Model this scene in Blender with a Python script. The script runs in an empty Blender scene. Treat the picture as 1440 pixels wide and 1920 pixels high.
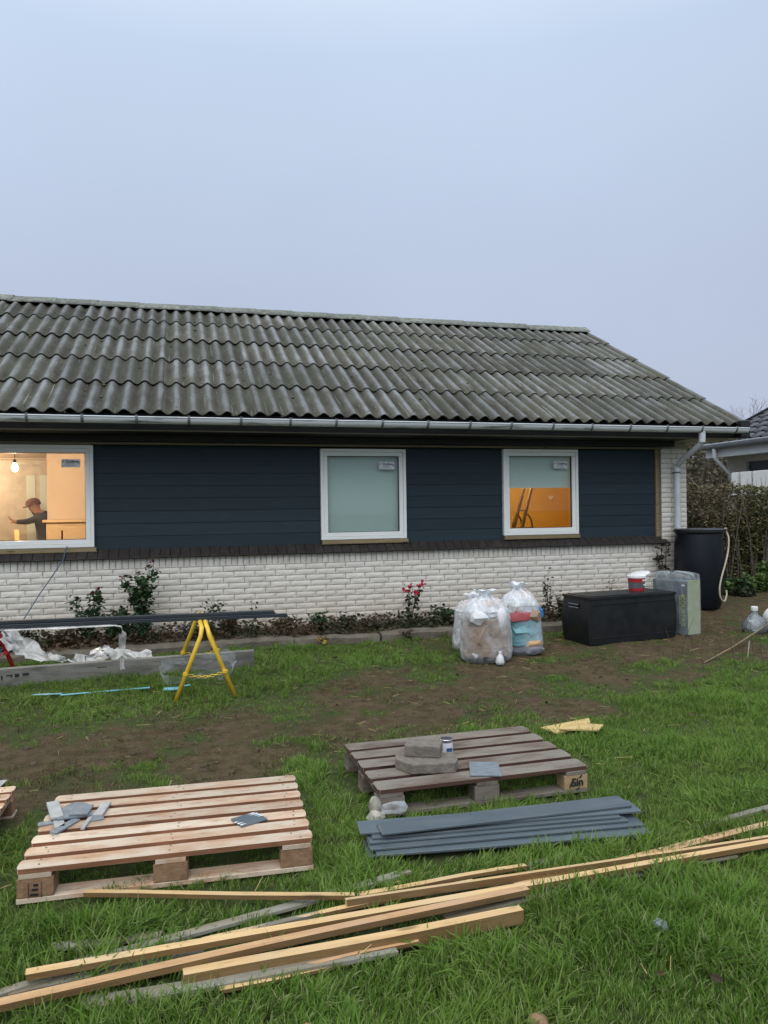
import bpy, bmesh, math, random
import numpy as np
from mathutils import Vector, Matrix, Euler, noise as mnoise
R = math.radians
scene = bpy.context.scene
COL = scene.collection

# ------------------------------------------------------------------ camera
cd = bpy.data.cameras.new('camera'); cam = bpy.data.objects.new('camera', cd); COL.objects.link(cam)
cd.sensor_fit = 'VERTICAL'; cd.sensor_height = 36.0; cd.lens = 26.25; cd.clip_start = 0.05; cd.clip_end = 2000
_yaw, _pit, _rol = R(15.166), R(-0.10), R(-0.799)
_f = Vector((math.sin(_yaw)*math.cos(_pit), math.cos(_yaw)*math.cos(_pit), math.sin(_pit)))
_r = Vector((math.cos(_yaw), -math.sin(_yaw), 0)); _u = _r.cross(_f)
_r2 = _r*math.cos(_rol) + _u*math.sin(_rol); _u2 = _u*math.cos(_rol) - _r*math.sin(_rol)
cam.matrix_world = Matrix(((_r2.x, _u2.x, -_f.x, 0), (_r2.y, _u2.y, -_f.y, 0), (_r2.z, _u2.z, -_f.z, 1.58), (0, 0, 0, 1)))
scene.camera = cam

# ------------------------------------------------------------------ overcast dusk sky
SUN_EL, SUN_AZ = R(54), R(205)
w = bpy.data.worlds.new('World'); scene.world = w; w.use_nodes = True
nt = w.node_tree; nt.nodes.clear()
out = nt.nodes.new('ShaderNodeOutputWorld'); bg = nt.nodes.new('ShaderNodeBackground'); nt.links.new(bg.outputs[0], out.inputs[0])
sky = nt.nodes.new('ShaderNodeTexSky'); sky.sky_type = 'NISHITA'; sky.sun_disc = False
sky.sun_elevation = SUN_EL; sky.sun_rotation = SUN_AZ; sky.air_density = 1.0; sky.dust_density = 4.0
sm = nt.nodes.new('ShaderNodeVectorMath'); sm.operation = 'SCALE'; sm.inputs['Scale'].default_value = 0.03
nt.links.new(sky.outputs[0], sm.inputs[0])
tc = nt.nodes.new('ShaderNodeTexCoord'); sx = nt.nodes.new('ShaderNodeSeparateXYZ'); nt.links.new(tc.outputs['Generated'], sx.inputs[0])
rp = nt.nodes.new('ShaderNodeValToRGB'); nt.links.new(sx.outputs['Z'], rp.inputs[0])      # cloud deck: paler overhead
rp.color_ramp.elements[0].position = 0.0; rp.color_ramp.elements[0].color = (0.405, 0.45, 0.575, 1)
rp.color_ramp.elements[1].position = 0.9; rp.color_ramp.elements[1].color = (1.08, 1.18, 1.28, 1)
e = rp.color_ramp.elements.new(0.28); e.color = (0.43, 0.495, 0.635, 1)
e = rp.color_ramp.elements.new(0.52); e.color = (0.485, 0.59, 0.745, 1)
ns = nt.nodes.new('ShaderNodeTexNoise'); ns.inputs['Scale'].default_value = 2.2; ns.inputs['Detail'].default_value = 5
nt.links.new(tc.outputs['Generated'], ns.inputs['Vector'])
mr = nt.nodes.new('ShaderNodeMapRange'); mr.inputs['To Min'].default_value = 0.90; mr.inputs['To Max'].default_value = 1.10
nt.links.new(ns.outputs['Fac'], mr.inputs['Value'])
vm = nt.nodes.new('ShaderNodeVectorMath'); vm.operation = 'SCALE'
nt.links.new(rp.outputs[0], vm.inputs[0]); nt.links.new(mr.outputs[0], vm.inputs['Scale'])
mx = nt.nodes.new('ShaderNodeMix'); mx.data_type = 'RGBA'; mx.inputs[0].default_value = 0.92
nt.links.new(sm.outputs[0], mx.inputs[6]); nt.links.new(vm.outputs[0], mx.inputs[7])
nt.links.new(mx.outputs[2], bg.inputs['Color']); bg.inputs['Strength'].default_value = 1.0

sd = bpy.data.lights.new('sun', 'SUN'); sun = bpy.data.objects.new('sun', sd); COL.objects.link(sun)
sd.energy = 1.5; sd.angle = R(70); sd.color = (1.0, 0.97, 0.93)
_d = Vector((math.sin(SUN_AZ)*math.cos(SUN_EL), math.cos(SUN_AZ)*math.cos(SUN_EL), math.sin(SUN_EL)))
sun.rotation_euler = _d.to_track_quat('Z', 'Y').to_euler()
vs = scene.view_settings; vs.view_transform = 'Standard'; vs.look = 'None'; vs.exposure = 0.32; vs.gamma = 1.0; vs.use_curve_mapping = False

# ------------------------------------------------------------------ helpers: objects
def tag(o, label=None, cat=None, group=None, kind=None):
    if label: o['label'] = label
    if cat: o['category'] = cat
    if group: o['group'] = group
    if kind: o['kind'] = kind
    return o
def empty(name, loc=(0, 0, 0), rz=0, parent=None, label=None, cat=None, group=None):
    o = bpy.data.objects.new(name, None); COL.objects.link(o); o.location = loc; o.rotation_euler = (0, 0, rz)
    o.empty_display_size = .1
    if parent: o.parent = parent
    return tag(o, label, cat, group)
def put(name, me, parent=None, loc=(0, 0, 0), rot=(0, 0, 0), scale=(1, 1, 1)):
    o = bpy.data.objects.new(name, me); COL.objects.link(o)
    o.location = loc; o.rotation_euler = rot; o.scale = scale
    if parent: o.parent = parent
    return o

class MB:
    def __init__(s): s.v = []; s.f = []; s.mi = []
    def add(s, vs_, fs_, mi=0):
        b = len(s.v); s.v += [tuple(x) for x in vs_]; s.f += [tuple(i+b for i in f) for f in fs_]; s.mi += [mi]*len(fs_); return s
    def box(s, a, b, M=None, mi=0):
        (x0, y0, z0), (x1, y1, z1) = a, b
        v = [Vector(p) for p in ((x0,y0,z0),(x1,y0,z0),(x1,y1,z0),(x0,y1,z0),(x0,y0,z1),(x1,y0,z1),(x1,y1,z1),(x0,y1,z1))]
        if M is not None: v = [M @ p for p in v]
        return s.add(v, [(0,3,2,1),(4,5,6,7),(0,1,5,4),(1,2,6,5),(2,3,7,6),(3,0,4,7)], mi)
    def bar(s, p, q, wd, ht, mi=0, roll=0):
        p, q = Vector(p), Vector(q); d = q-p; L = d.length
        M = Matrix.Translation(p) @ d.to_track_quat('X', 'Z').to_matrix().to_4x4() @ Matrix.Rotation(roll, 4, 'X')
        return s.box((0, -wd/2, -ht/2), (L, wd/2, ht/2), M, mi)
    def tube(s, pts, rad, n=8, mi=0, cap=True):
        pts = [Vector(p) for p in pts]; rs = rad if isinstance(rad, (list, tuple)) else [rad]*len(pts)
        rings = []; prev = None
        for i, p in enumerate(pts):
            t = (pts[min(i+1, len(pts)-1)]-pts[max(i-1, 0)]).normalized()
            if prev is None:
                a = Vector((0, 0, 1)) if abs(t.z) < .9 else Vector((1, 0, 0)); nrm = t.cross(a).normalized()
            else: nrm = (prev - t*prev.dot(t)).normalized()
            prev = nrm; bi = t.cross(nrm)
            rings.append([p + (nrm*math.cos(k*2*math.pi/n)+bi*math.sin(k*2*math.pi/n))*rs[i] for k in range(n)])
        v = [x for r_ in rings for x in r_]; f = []
        for i in range(len(pts)-1):
            for k in range(n):
                f.append((i*n+k, i*n+(k+1) % n, (i+1)*n+(k+1) % n, (i+1)*n+k))
        if cap: f += [tuple(range(n-1, -1, -1)), tuple((len(pts)-1)*n+k for k in range(n))]
        return s.add(v, f, mi)
    def lathe(s, prof, n=24, c=(0, 0, 0), mi=0, capb=True, capt=True):
        v = []; f = []
        for r_, z_ in prof:
            v += [(c[0]+r_*math.cos(k*2*math.pi/n), c[1]+r_*math.sin(k*2*math.pi/n), c[2]+z_) for k in range(n)]
        for i in range(len(prof)-1):
            for k in range(n): f.append((i*n+k, i*n+(k+1) % n, (i+1)*n+(k+1) % n, (i+1)*n+k))
        if capb: f.append(tuple(range(n-1, -1, -1)))
        if capt: f.append(tuple((len(prof)-1)*n+k for k in range(n)))
        return s.add(v, f, mi)
    def prism(s, poly, z0, z1, mi=0):
        n = len(poly); v = [(x, y, z0) for x, y in poly]+[(x, y, z1) for x, y in poly]
        f = [tuple(range(n-1, -1, -1)), tuple(range(n, 2*n))]+[(i, (i+1) % n, n+(i+1) % n, n+i) for i in range(n)]
        return s.add(v, f, mi)
    def mesh(s, name, mat, smooth=False, bevel=0, seg=1, angle=None, jit=0, seed=0):
        me = bpy.data.meshes.new(name); me.from_pydata(s.v, [], s.f)
        mats = mat if isinstance(mat, (list, tuple)) else [mat]
        for m in mats: me.materials.append(m)
        if len(mats) > 1: me.polygons.foreach_set('material_index', s.mi)
        if bevel or angle is not None or jit:
            bm = bmesh.new(); bm.from_mesh(me)
            if bevel: bmesh.ops.bevel(bm, geom=bm.edges[:], offset=bevel, segments=seg, profile=.6, affect='EDGES', clamp_overlap=True)
            if jit:
                rr = random.Random(seed)
                for v in bm.verts: v.co += Vector((rr.uniform(-1, 1), rr.uniform(-1, 1), rr.uniform(-1, 1)))*jit
            if angle is not None:
                bmesh.ops.recalc_face_normals(bm, faces=bm.faces[:])
                for f in bm.faces: f.smooth = True
                for e_ in bm.edges: e_.smooth = not (len(e_.link_faces) == 2 and e_.calc_face_angle(0) > R(angle))
            bm.to_mesh(me); bm.free()
        if smooth: me.polygons.foreach_set('use_smooth', [True]*len(me.polygons))
        me.update(); return me
    def build(s, name, mat, parent=None, loc=(0, 0, 0), rot=(0, 0, 0), **k):
        return put(name, s.mesh(name, mat, **k), parent, loc, rot)
def copy_tree(o, parent=None):
    c = o.copy(); COL.objects.link(c); c.parent = parent
    for ch in list(o.children): copy_tree(ch, c)
    return c
def text_mesh(name, s, size, mat, parent, loc, rot, align='CENTER', bold=0.0, ext=0.0008):
    cu = bpy.data.curves.new(name, 'FONT'); cu.body = s; cu.size = size; cu.align_x = align; cu.align_y = 'CENTER'; cu.offset = bold; cu.extrude = ext
    cu.resolution_u = 3
    o = bpy.data.objects.new(name, cu); COL.objects.link(o)
    dg = bpy.context.evaluated_depsgraph_get(); me = bpy.data.meshes.new_from_object(o.evaluated_get(dg))
    bpy.data.objects.remove(o); me.name = name; me.materials.clear(); me.materials.append(mat)
    return put(name, me, parent, loc, rot)
def nz(x, y, z=0, s=1.0): return mnoise.noise(Vector((x*s, y*s, z*s)))

# ------------------------------------------------------------------ helpers: materials
class N:
    def __init__(s, name):
        s.m = bpy.data.materials.new(name); s.m.use_nodes = True; s.t = s.m.node_tree
        s.b = s.t.nodes['Principled BSDF']; s.out = s.t.nodes['Material Output']
    def new(s, typ, **k):
        n = s.t.nodes.new(typ)
        for a, v in k.items(): setattr(n, a, v)
        return n
    def l(s, a, b): s.t.links.new(a, b)
    def co(s, scale=(1, 1, 1), kind='Object', rnd=True):
        tcx = s.new('ShaderNodeTexCoord'); v = tcx.outputs[kind]
        if kind == 'World':
            pass
        if rnd:
            oi = s.new('ShaderNodeObjectInfo'); ml = s.new('ShaderNodeMath', operation='MULTIPLY'); ml.inputs[1].default_value = 37.0
            s.l(oi.outputs['Random'], ml.inputs[0]); ad = s.new('ShaderNodeVectorMath', operation='ADD'); s.l(v, ad.inputs[0]); s.l(ml.outputs[0], ad.inputs[1]); v = ad.outputs[0]
        mp = s.new('ShaderNodeMapping'); mp.inputs['Scale'].default_value = scale; s.l(v, mp.inputs[0]); return mp.outputs[0]
    def world(s, scale=1.0):
        g = s.new('ShaderNodeNewGeometry'); mp = s.new('ShaderNodeMapping'); mp.inputs['Scale'].default_value = (scale,)*3 if not isinstance(scale, tuple) else scale
        s.l(g.outputs['Position'], mp.inputs[0]); return mp.outputs[0]
    def noise(s, vec, scale=5, detail=4, rough=.55, dist=0):
        n = s.new('ShaderNodeTexNoise'); n.inputs['Scale'].default_value = scale; n.inputs['Detail'].default_value = detail
        n.inputs['Roughness'].default_value = rough; n.inputs['Distortion'].default_value = dist; s.l(vec, n.inputs['Vector']); return n.outputs['Fac']
    def ramp(s, fac, *stops):
        r = s.new('ShaderNodeValToRGB'); el = r.color_ramp.elements
        while len(el) < len(stops): el.new(.5)
        for e_, (p, c) in zip(el, stops):
            e_.position = p; e_.color = (c, c, c, 1) if isinstance(c, (int, float)) else (*c, 1)
        s.l(fac, r.inputs[0]); return r.outputs[0]
    def mix(s, fac, a, b, blend='MIX'):
        m = s.new('ShaderNodeMix', data_type='RGBA', blend_type=blend)
        for sock, v in ((m.inputs[0], fac), (m.inputs[6], a), (m.inputs[7], b)):
            if isinstance(v, (int, float)): sock.default_value = v if sock is m.inputs[0] else (v, v, v, 1)
            elif isinstance(v, tuple): sock.default_value = (*v, 1)
            else: s.l(v, sock)
        return m.outputs[2]
    def rnd(s, lo, hi):
        oi = s.new('ShaderNodeObjectInfo'); m = s.new('ShaderNodeMapRange'); m.inputs['To Min'].default_value = lo; m.inputs['To Max'].default_value = hi
        s.l(oi.outputs['Random'], m.inputs['Value']); return m.outputs[0]
    def mul(s, colr, fac):
        v = s.new('ShaderNodeVectorMath', operation='SCALE'); s.l(colr, v.inputs[0])
        if isinstance(fac, (int, float)): v.inputs['Scale'].default_value = fac
        else: s.l(fac, v.inputs['Scale'])
        return v.outputs[0]
    def bump(s, h, dist=.01, strength=.6):
        b = s.new('ShaderNodeBump'); b.inputs['Distance'].default_value = dist; b.inputs['Strength'].default_value = strength
        s.l(h, b.inputs['Height']); s.l(b.outputs[0], s.b.inputs['Normal'])
    def fin(s, colr, rough=.6, spec=None, metal=0):
        if isinstance(colr, tuple): s.b.inputs['Base Color'].default_value = (*colr, 1)
        else: s.l(colr, s.b.inputs['Base Color'])
        if isinstance(rough, (int, float)): s.b.inputs['Roughness'].default_value = rough
        else: s.l(rough, s.b.inputs['Roughness'])
        if spec is not None: s.b.inputs['Specular IOR Level'].default_value = spec
        s.b.inputs['Metallic'].default_value = metal
        return s.m
def simple(name, c1, c2=None, scale=8, rough=.6, bump=0, bs=40, spec=None, metal=0, var=0, stretch=(1, 1, 1)):
    n = N(name); v = n.co(stretch); c2 = c2 or tuple(x*.8 for x in c1)
    c = n.mix(n.ramp(n.noise(v, scale, 5), (.35, 0.), (.68, 1.)), c1, c2)
    if var: c = n.mul(c, n.rnd(1-var, 1+var))
    if bump: n.bump(n.noise(v, bs, 4), bump, .7)
    return n.fin(c, rough, spec, metal)
def wood(name, light, dark, grey=None, greyamt=.4, rough=.7, var=.12, knots=True):
    n = N(name); v = n.co((1.2, 14, 14)); f = n.noise(v, 2.2, 6, .6, .6)
    c = n.mix(n.ramp(f, (.3, 0.), (.7, 1.)), light, dark)
    fine = n.noise(n.co((3, 110, 110)), 2, 3); c = n.mix(n.ramp(fine, (.45, 0.), (.75, .35)), c, tuple(x*.55 for x in dark))
    if knots:
        vo = n.new('ShaderNodeTexVoronoi'); vo.inputs['Scale'].default_value = 1.0; n.l(n.co((2.2, 9, 9)), vo.inputs['Vector'])
        c = n.mix(n.ramp(vo.outputs['Distance'], (.06, .8), (.13, 0.)), c, tuple(x*.35 for x in dark))
    if grey:
        c = n.mix(n.ramp(n.noise(n.co((1.5, 5, 5)), 2.0, 5), (.62-greyamt*.5, 0.), (.86-greyamt*.5, 1.)), c, grey)
    c = n.mix(n.ramp(n.noise(n.co((2.5, 7, 7)), 3.0, 6, .7), (.56, 0.), (.72, .5)), c, tuple(x*.4 for x in dark))
    c = n.mul(c, n.rnd(1-var, 1+var)); n.bump(f, .005, .6)
    return n.fin(c, n.ramp(n.noise(n.co((1, 3, 3)), 2.5, 4), (.4, rough-.2), (.65, rough)), .3)
def film(name, tint=(.85, .9, .92), lo=.15, hi=.6, rough=.22, scale=9, edge=.55):
    n = N(name); v = n.co((1, 1, .6)); f = n.ramp(n.noise(v, scale, 4, .6, 1.2), (.40, lo), (.75, hi))
    rd = n.new('ShaderNodeTexNoise'); rd.noise_type = 'RIDGED_MULTIFRACTAL'; rd.inputs['Scale'].default_value = scale*1.6; rd.inputs['Detail'].default_value = 3; n.l(v, rd.inputs['Vector'])
    lw = n.new('ShaderNodeLayerWeight'); lw.inputs['Blend'].default_value = .35      # film is milkier where it is seen edge-on
    a1 = n.new('ShaderNodeMath', operation='MULTIPLY_ADD'); n.l(lw.outputs['Facing'], a1.inputs[0]); a1.inputs[1].default_value = edge; n.l(f, a1.inputs[2]); a1.use_clamp = True
    tr = n.new('ShaderNodeBsdfTransparent'); tr.inputs[0].default_value = (.96, .97, .98, 1); ms = n.new('ShaderNodeMixShader')
    n.l(a1.outputs[0], ms.inputs[0]); n.l(tr.outputs[0], ms.inputs[1]); n.l(n.b.outputs[0], ms.inputs[2]); n.l(ms.outputs[0], n.out.inputs[0])
    n.bump(rd.outputs['Fac'], .02, .9)
    return n.fin(tint, rough, .6)

M = {}
# masonry
n = N('white_brick'); v = n.co(); wv = n.world(1.0)
c = n.mix(n.ramp(n.noise(v, 9, 6), (.35, 0.), (.7, 1.)), (.77, .735, .665), (.68, .64, .57))
c = n.mix(n.ramp(n.noise(wv, 1.1, 5), (.52, 0.), (.78, .55)), c, (.62, .56, .47))
c = n.mix(n.ramp(n.noise(v, 60, 3), (.62, 0.), (.72, .6)), c, (.45, .43, .40)); c = n.mul(c, n.rnd(.93, 1.06))
sz = n.new('ShaderNodeSeparateXYZ'); n.l(wv, sz.inputs[0]); zr = n.new('ShaderNodeMapRange'); zr.inputs['From Min'].default_value = .25; zr.inputs['From Max'].default_value = .78; zr.inputs['To Min'].default_value = .80; zr.inputs['To Max'].default_value = 0.; n.l(sz.outputs['Z'], zr.inputs['Value'])
mm = n.new('ShaderNodeMath', operation='MULTIPLY'); n.l(zr.outputs[0], mm.inputs[0]); n.l(n.ramp(n.noise(wv, 3.1, 5, .65), (.3, .15), (.65, 1.)), mm.inputs[1]); c = n.mix(mm.outputs[0], c, (.55, .46, .32))
n.bump(n.noise(v, 38, 6, .65), .004, .5); M['brick'] = n.fin(c, .88, .2)
M['mortar'] = simple('grey_mortar', (.36, .345, .315), (.28, .265, .24), 30, .95, .006, 60)
n = N('dark_clinker'); c = n.mix(n.ramp(n.noise(n.co(), 14, 5), (.4, 0.), (.7, 1.)), (.026, .022, .020), (.042, .036, .033)); c = n.mul(c, n.rnd(.92, 1.1)); n.bump(n.noise(n.co(), 60, 4), .003, .5); M['tile'] = n.fin(c, .45, .4)
n = N('blue_cladding'); c = n.mix(n.ramp(n.noise(n.co((.7, 1, 9)), 3, 6), (.3, 0.), (.75, 1.)), (.0155, .0285, .039), (.020, .035, .046)); c = n.mix(n.ramp(n.noise(n.co((1.5, 1, 3)), 4, 6, .7), (.6, 0.), (.75, .35)), c, (.05, .065, .075)); c = n.mul(c, n.rnd(.9, 1.1)); n.bump(n.noise(n.co((2, 30, 60)), 3, 5), .002, .5); M['clad'] = n.fin(c, .62, .3)
M['frame'] = simple('window_white', (.86, .87, .85), (.82, .83, .81), 3, .35, spec=.4)
M['gasket'] = simple('window_gasket', (.02, .02, .022), rough=.6)
M['darkwood'] = simple('soffit_dark', (.012, .013, .017), (.02, .02, .022), 6, .7, .002)
M['strip'] = wood('eave_strip', (.20, .17, .12), (.13, .11, .08))
M['batten_raw'] = wood('treated_batten', (.30, .24, .135), (.20, .155, .085))
M['cream'] = simple('soffit_plywood', (.55, .50, .42), (.45, .40, .33), 5, .8)
# roof sheets: bluish clean crests, brown moss in the troughs, pale lichen spots
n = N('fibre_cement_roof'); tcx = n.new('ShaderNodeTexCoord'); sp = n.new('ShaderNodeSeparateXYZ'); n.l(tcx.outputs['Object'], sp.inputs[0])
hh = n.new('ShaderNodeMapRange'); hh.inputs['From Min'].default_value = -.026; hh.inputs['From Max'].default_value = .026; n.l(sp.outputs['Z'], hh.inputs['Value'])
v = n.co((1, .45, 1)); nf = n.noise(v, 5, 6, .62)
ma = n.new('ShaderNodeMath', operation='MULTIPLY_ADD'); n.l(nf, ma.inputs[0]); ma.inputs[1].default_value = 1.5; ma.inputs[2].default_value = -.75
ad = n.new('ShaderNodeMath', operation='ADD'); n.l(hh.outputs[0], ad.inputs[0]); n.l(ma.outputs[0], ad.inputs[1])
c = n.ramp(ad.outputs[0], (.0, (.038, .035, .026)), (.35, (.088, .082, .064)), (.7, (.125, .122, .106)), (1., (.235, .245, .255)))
c = n.mix(n.ramp(n.noise(n.world(.8), 1.2, 5), (.42, 0.), (.7, .6)), c, (.085, .085, .058))
c = n.mix(n.ramp(n.noise(n.co((1.4, .8, 1)), 34, 4, .7), (.61, 0.), (.69, .6)), c, (.40, .41, .35))
c = n.mix(n.ramp(n.noise(n.co((1, 1, 1)), 16, 5, .7), (.66, 0.), (.74, .8)), c, (.05, .055, .035))
c = n.mix(n.ramp(n.noise(n.co((26, .7, 1)), 1.5, 4, .6), (.62, 0.), (.70, .7)), c, (.30, .31, .27)); c = n.mix(n.ramp(n.noise(n.co((1, .3, 1)), 2.3, 4), (.50, 0.), (.70, .55)), c, (.080, .085, .052))
c = n.mul(c, n.rnd(.62, 1.04)); n.bump(n.noise(v, 70, 5, .65), .005, .8); M['roof'] = n.fin(c, .8, .25)
n = N('ridge_lichen'); c = n.mix(n.ramp(n.noise(n.co(), 14, 6, .65), (.42, 0.), (.62, 1.)), (.13, .135, .12), (.23, .25, .21)); n.bump(n.noise(n.co(), 50, 4), .004); M['ridge'] = n.fin(n.mul(c, n.rnd(.85, 1.15)), .85, .2)
n = N('gutter_grey'); c = n.mix(n.ramp(n.noise(n.world((.8, 3, 14)), 2.2, 5, .65), (.55, 0.), (.66, .85)), (.66, .69, .72), (.07, .08, .06)); M['gutter'] = n.fin(c, .42, .5)
M['bracket'] = simple('gutter_bracket', (.16, .17, .18), (.11, .11, .11), 20, .6)
M['pipe'] = simple('downpipe_grey', (.62, .64, .67), (.50, .52, .54), 6, .45, spec=.5)
M['black'] = simple('near_black', (.008, .009, .011), rough=.5)
# glass
n = N('window_glass'); tr = n.new('ShaderNodeBsdfTransparent'); tr.inputs[0].default_value = (.93, .96, .95, 1); gl = n.new('ShaderNodeBsdfGlossy'); gl.inputs['Roughness'].default_value = .004
fr = n.new('ShaderNodeFresnel'); fr.inputs['IOR'].default_value = 1.33; ms = n.new('ShaderNodeMixShader'); n.l(fr.outputs[0], ms.inputs[0]); n.l(tr.outputs[0], ms.inputs[1]); n.l(gl.outputs[0], ms.inputs[2]); n.l(ms.outputs[0], n.out.inputs[0]); M['glass'] = n.m
n = N('roller_blind'); n.l(n.ramp(n.noise(n.co((160, 1, 160)), 1, 2), (.3, (.60, .70, .67)), (.7, (.66, .76, .73))), n.b.inputs['Base Color']); n.b.inputs['Roughness'].default_value = .8; M['blind'] = n.m
M['label'] = simple('sticker_paper', (.78, .80, .82), (.76, .78, .80), 3, .5)
M['ink'] = simple('print_ink', (.015, .017, .02), rough=.6)
M['inkblue'] = simple('print_blue', (.02, .10, .22), rough=.6)
M['peach'] = simple('peach_plaster', (.72, .60, .50), (.66, .55, .45), 2, .9)
M['orange'] = simple('orange_plaster', (.74, .44, .085), (.68, .40, .075), 2, .9)
M['tanboard'] = simple('tan_board', (.62, .46, .30), (.54, .39, .25), 3, .7)
M['roomfloor'] = wood('room_floor', (.35, .24, .13), (.22, .14, .07))
M['doorwhite'] = simple('inner_door', (.60, .55, .48), rough=.6)
n = N('bulb_glow'); n.b.inputs['Emission Color'].default_value = (1, .62, .22, 1); n.b.inputs['Emission Strength'].default_value = 40; M['bulb'] = n.fin((1, .8, .5), .4)
# wood and building goods
M['pal_new'] = wood('pallet_wood_new', (.54, .34, .21), (.38, .20, .105), (.50, .40, .29), .48)
n = N('reddish_pallet'); v = n.co((1.2, 14, 14)); c = n.mix(n.ramp(n.noise(v, 2.2, 6, .6, .6), (.3, 0.), (.7, 1.)), (.54, .35, .22), (.40, .22, .125)); c = n.mix(n.ramp(n.noise(n.co((1.4, 4, 4)), 1.8, 5, .65), (.40, 0.), (.56, .95)), c, (.56, .46, .35)); c = n.mix(n.ramp(n.noise(n.co((2.5, 9, 9)), 3.0, 6, .7), (.56, 0.), (.70, .6)), c, (.20, .10, .055)); n.bump(n.noise(v, 2.2, 6, .6, .6), .005, .6); M['pal_new'] = n.fin(n.mul(c, n.rnd(.82, 1.15)), n.ramp(n.noise(n.co((1, 3, 3)), 2.5, 4), (.4, .35), (.65, .7)), .35)
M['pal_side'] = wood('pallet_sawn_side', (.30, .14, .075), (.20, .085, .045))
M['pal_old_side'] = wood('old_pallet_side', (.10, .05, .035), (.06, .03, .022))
M['pal_old'] = wood('pallet_wood_old', (.14, .095, .066), (.07, .046, .034), (.20, .175, .145), .6)
M['osb'] = simple('pressed_block', (.30, .18, .10), (.20, .115, .06), 28, .85, .006, 60)
M['blockpale'] = wood('pale_block', (.52, .38, .22), (.42, .28, .15))
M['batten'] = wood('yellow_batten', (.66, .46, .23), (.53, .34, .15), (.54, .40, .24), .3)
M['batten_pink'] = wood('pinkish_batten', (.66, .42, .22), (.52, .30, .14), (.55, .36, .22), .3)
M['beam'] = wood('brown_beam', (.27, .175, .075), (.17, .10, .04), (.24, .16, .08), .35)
M['batten_side_shaded'] = wood('brown_shaded_batten_side', (.24, .15, .065), (.15, .085, .035), (.20, .13, .065), .3)  # brown side wood, darkened further with shade put into the colour
M['greywood'] = wood('weathered_lath', (.27, .23, .16), (.19, .155, .11), (.24, .23, .19), .5)
M['scrapwood'] = wood('split_pine', (.62, .47, .22), (.48, .33, .13))
n = N('fibre_plank'); v = n.co((.6, 2, 2)); c = n.mix(n.ramp(n.noise(v, 6, 6, .65), (.45, 0.), (.75, 1.)), (.088, .112, .128), (.128, .155, .17)); c = n.mix(n.ramp(n.noise(n.co((.8, 3, 3)), 4, 6, .7), (.66, 0.), (.74, .5)), c, (.35, .40, .43)); n.bump(n.noise(n.co((3, 40, 40)), 3, 4), .002, .4); M['plank'] = n.fin(n.mul(c, n.rnd(.88, 1.15)), .30, .5)
M['plank_edge'] = simple('plank_cut_edge', (.26, .29, .32), (.18, .2, .23), 20, .8)
M['slate'] = simple('slate_grey', (.20, .23, .25), (.13, .155, .175), 18, .55, .003, 50)
M['cutoff'] = simple('pale_cutoff', (.42, .42, .40), (.32, .32, .31), 16, .8, .003, 50)
M['paver'] = simple('concrete_paver', (.20, .175, .145), (.125, .11, .09), 26, .92, .008, 70)
n = N('concrete_plank'); v = n.co((.5, 1, 2)); c = n.mix(n.ramp(n.noise(v, 4, 6, .65, .6), (.42, 0.), (.62, 1.)), (.235, .225, .20), (.125, .12, .105)); n.bump(n.noise(n.co(), 45, 5, .65), .006, .7); M['concrete'] = n.fin(c, .9, .2)
M['stone'] = simple('edging_stone', (.155, .135, .105), (.085, .075, .055), 7, .95, .012, 30, var=.15)
M['rail'] = simple('dark_profile', (.020, .027, .035), (.028, .036, .045), 5, .38, spec=.5)
M['yellow'] = simple('yellow_paint', (.80, .53, .045), (.68, .43, .04), 9, .42, spec=.5)
M['red'] = simple('red_paint', (.45, .02, .025), (.36, .016, .02), 9, .42, spec=.5)
M['cyan'] = simple('cyan_strip', (.20, .50, .60), (.14, .40, .50), 9, .5)
M['film'] = film('clear_film', (.80, .84, .87), .03, .30, .16, 6)
M['filmtop'] = film('gathered_film', (.82, .85, .88), .35, .95, .2, 9)
M['filmwhite'] = film('milky_film', (.66, .65, .63), .35, .92, .35)
M['filmdirty'] = film('dirty_film', (.48, .45, .38), .4, .95, .35)
M['filmthin'] = film('thin_film', (.72, .78, .80), .03, .26, .18, 6, .25)
M['blackplastic'] = simple('black_plastic', (.007, .008, .010), (.016, .017, .019), 7, .38, .0015, 90, spec=.4)
M['barrel'] = simple('barrel_plastic', (.005, .007, .012), (.008, .010, .014), 4, .40, spec=.3)
M['hose'] = simple('beige_hose', (.46, .42, .33), (.38, .34, .26), 8, .5)
M['whiteplastic'] = simple('white_plastic', (.80, .80, .79), (.76, .76, .75), 4, .4)
M['redlabel'] = simple('red_label', (.42, .02, .025), rough=.4)
M['greylabel'] = simple('grey_label', (.09, .095, .105), (.12, .12, .13), 20, .4)
M['insul'] = simple('grey_board', (.085, .11, .125), (.11, .14, .155), 9, .6)
M['insulgreen'] = simple('green_board', (.33, .36, .19), (.29, .32, .17), 9, .75)
M['yellowprint'] = simple('yellow_print', (.42, .45, .12), (.36, .4, .1), 20, .6)
M['tin'] = simple('tin_metal', (.62, .63, .65), (.5, .5, .52), 9, .28, metal=.85)
M['tinlabel'] = simple('lilac_label', (.62, .63, .74), (.70, .68, .74), 7, .5)
M['cardboard'] = simple('cardboard', (.33, .235, .165), (.25, .175, .12), 7, .85)
M['paper'] = simple('crumpled_paper', (.72, .72, .73), (.6, .6, .62), 8, .7, .004, 20)
M['teal'] = simple('teal_plastic', (.20, .42, .46), (.13, .32, .36), 6, .5)
M['redcloth'] = simple('red_cloth', (.42, .09, .10), (.30, .07, .07), 6, .8)
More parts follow.
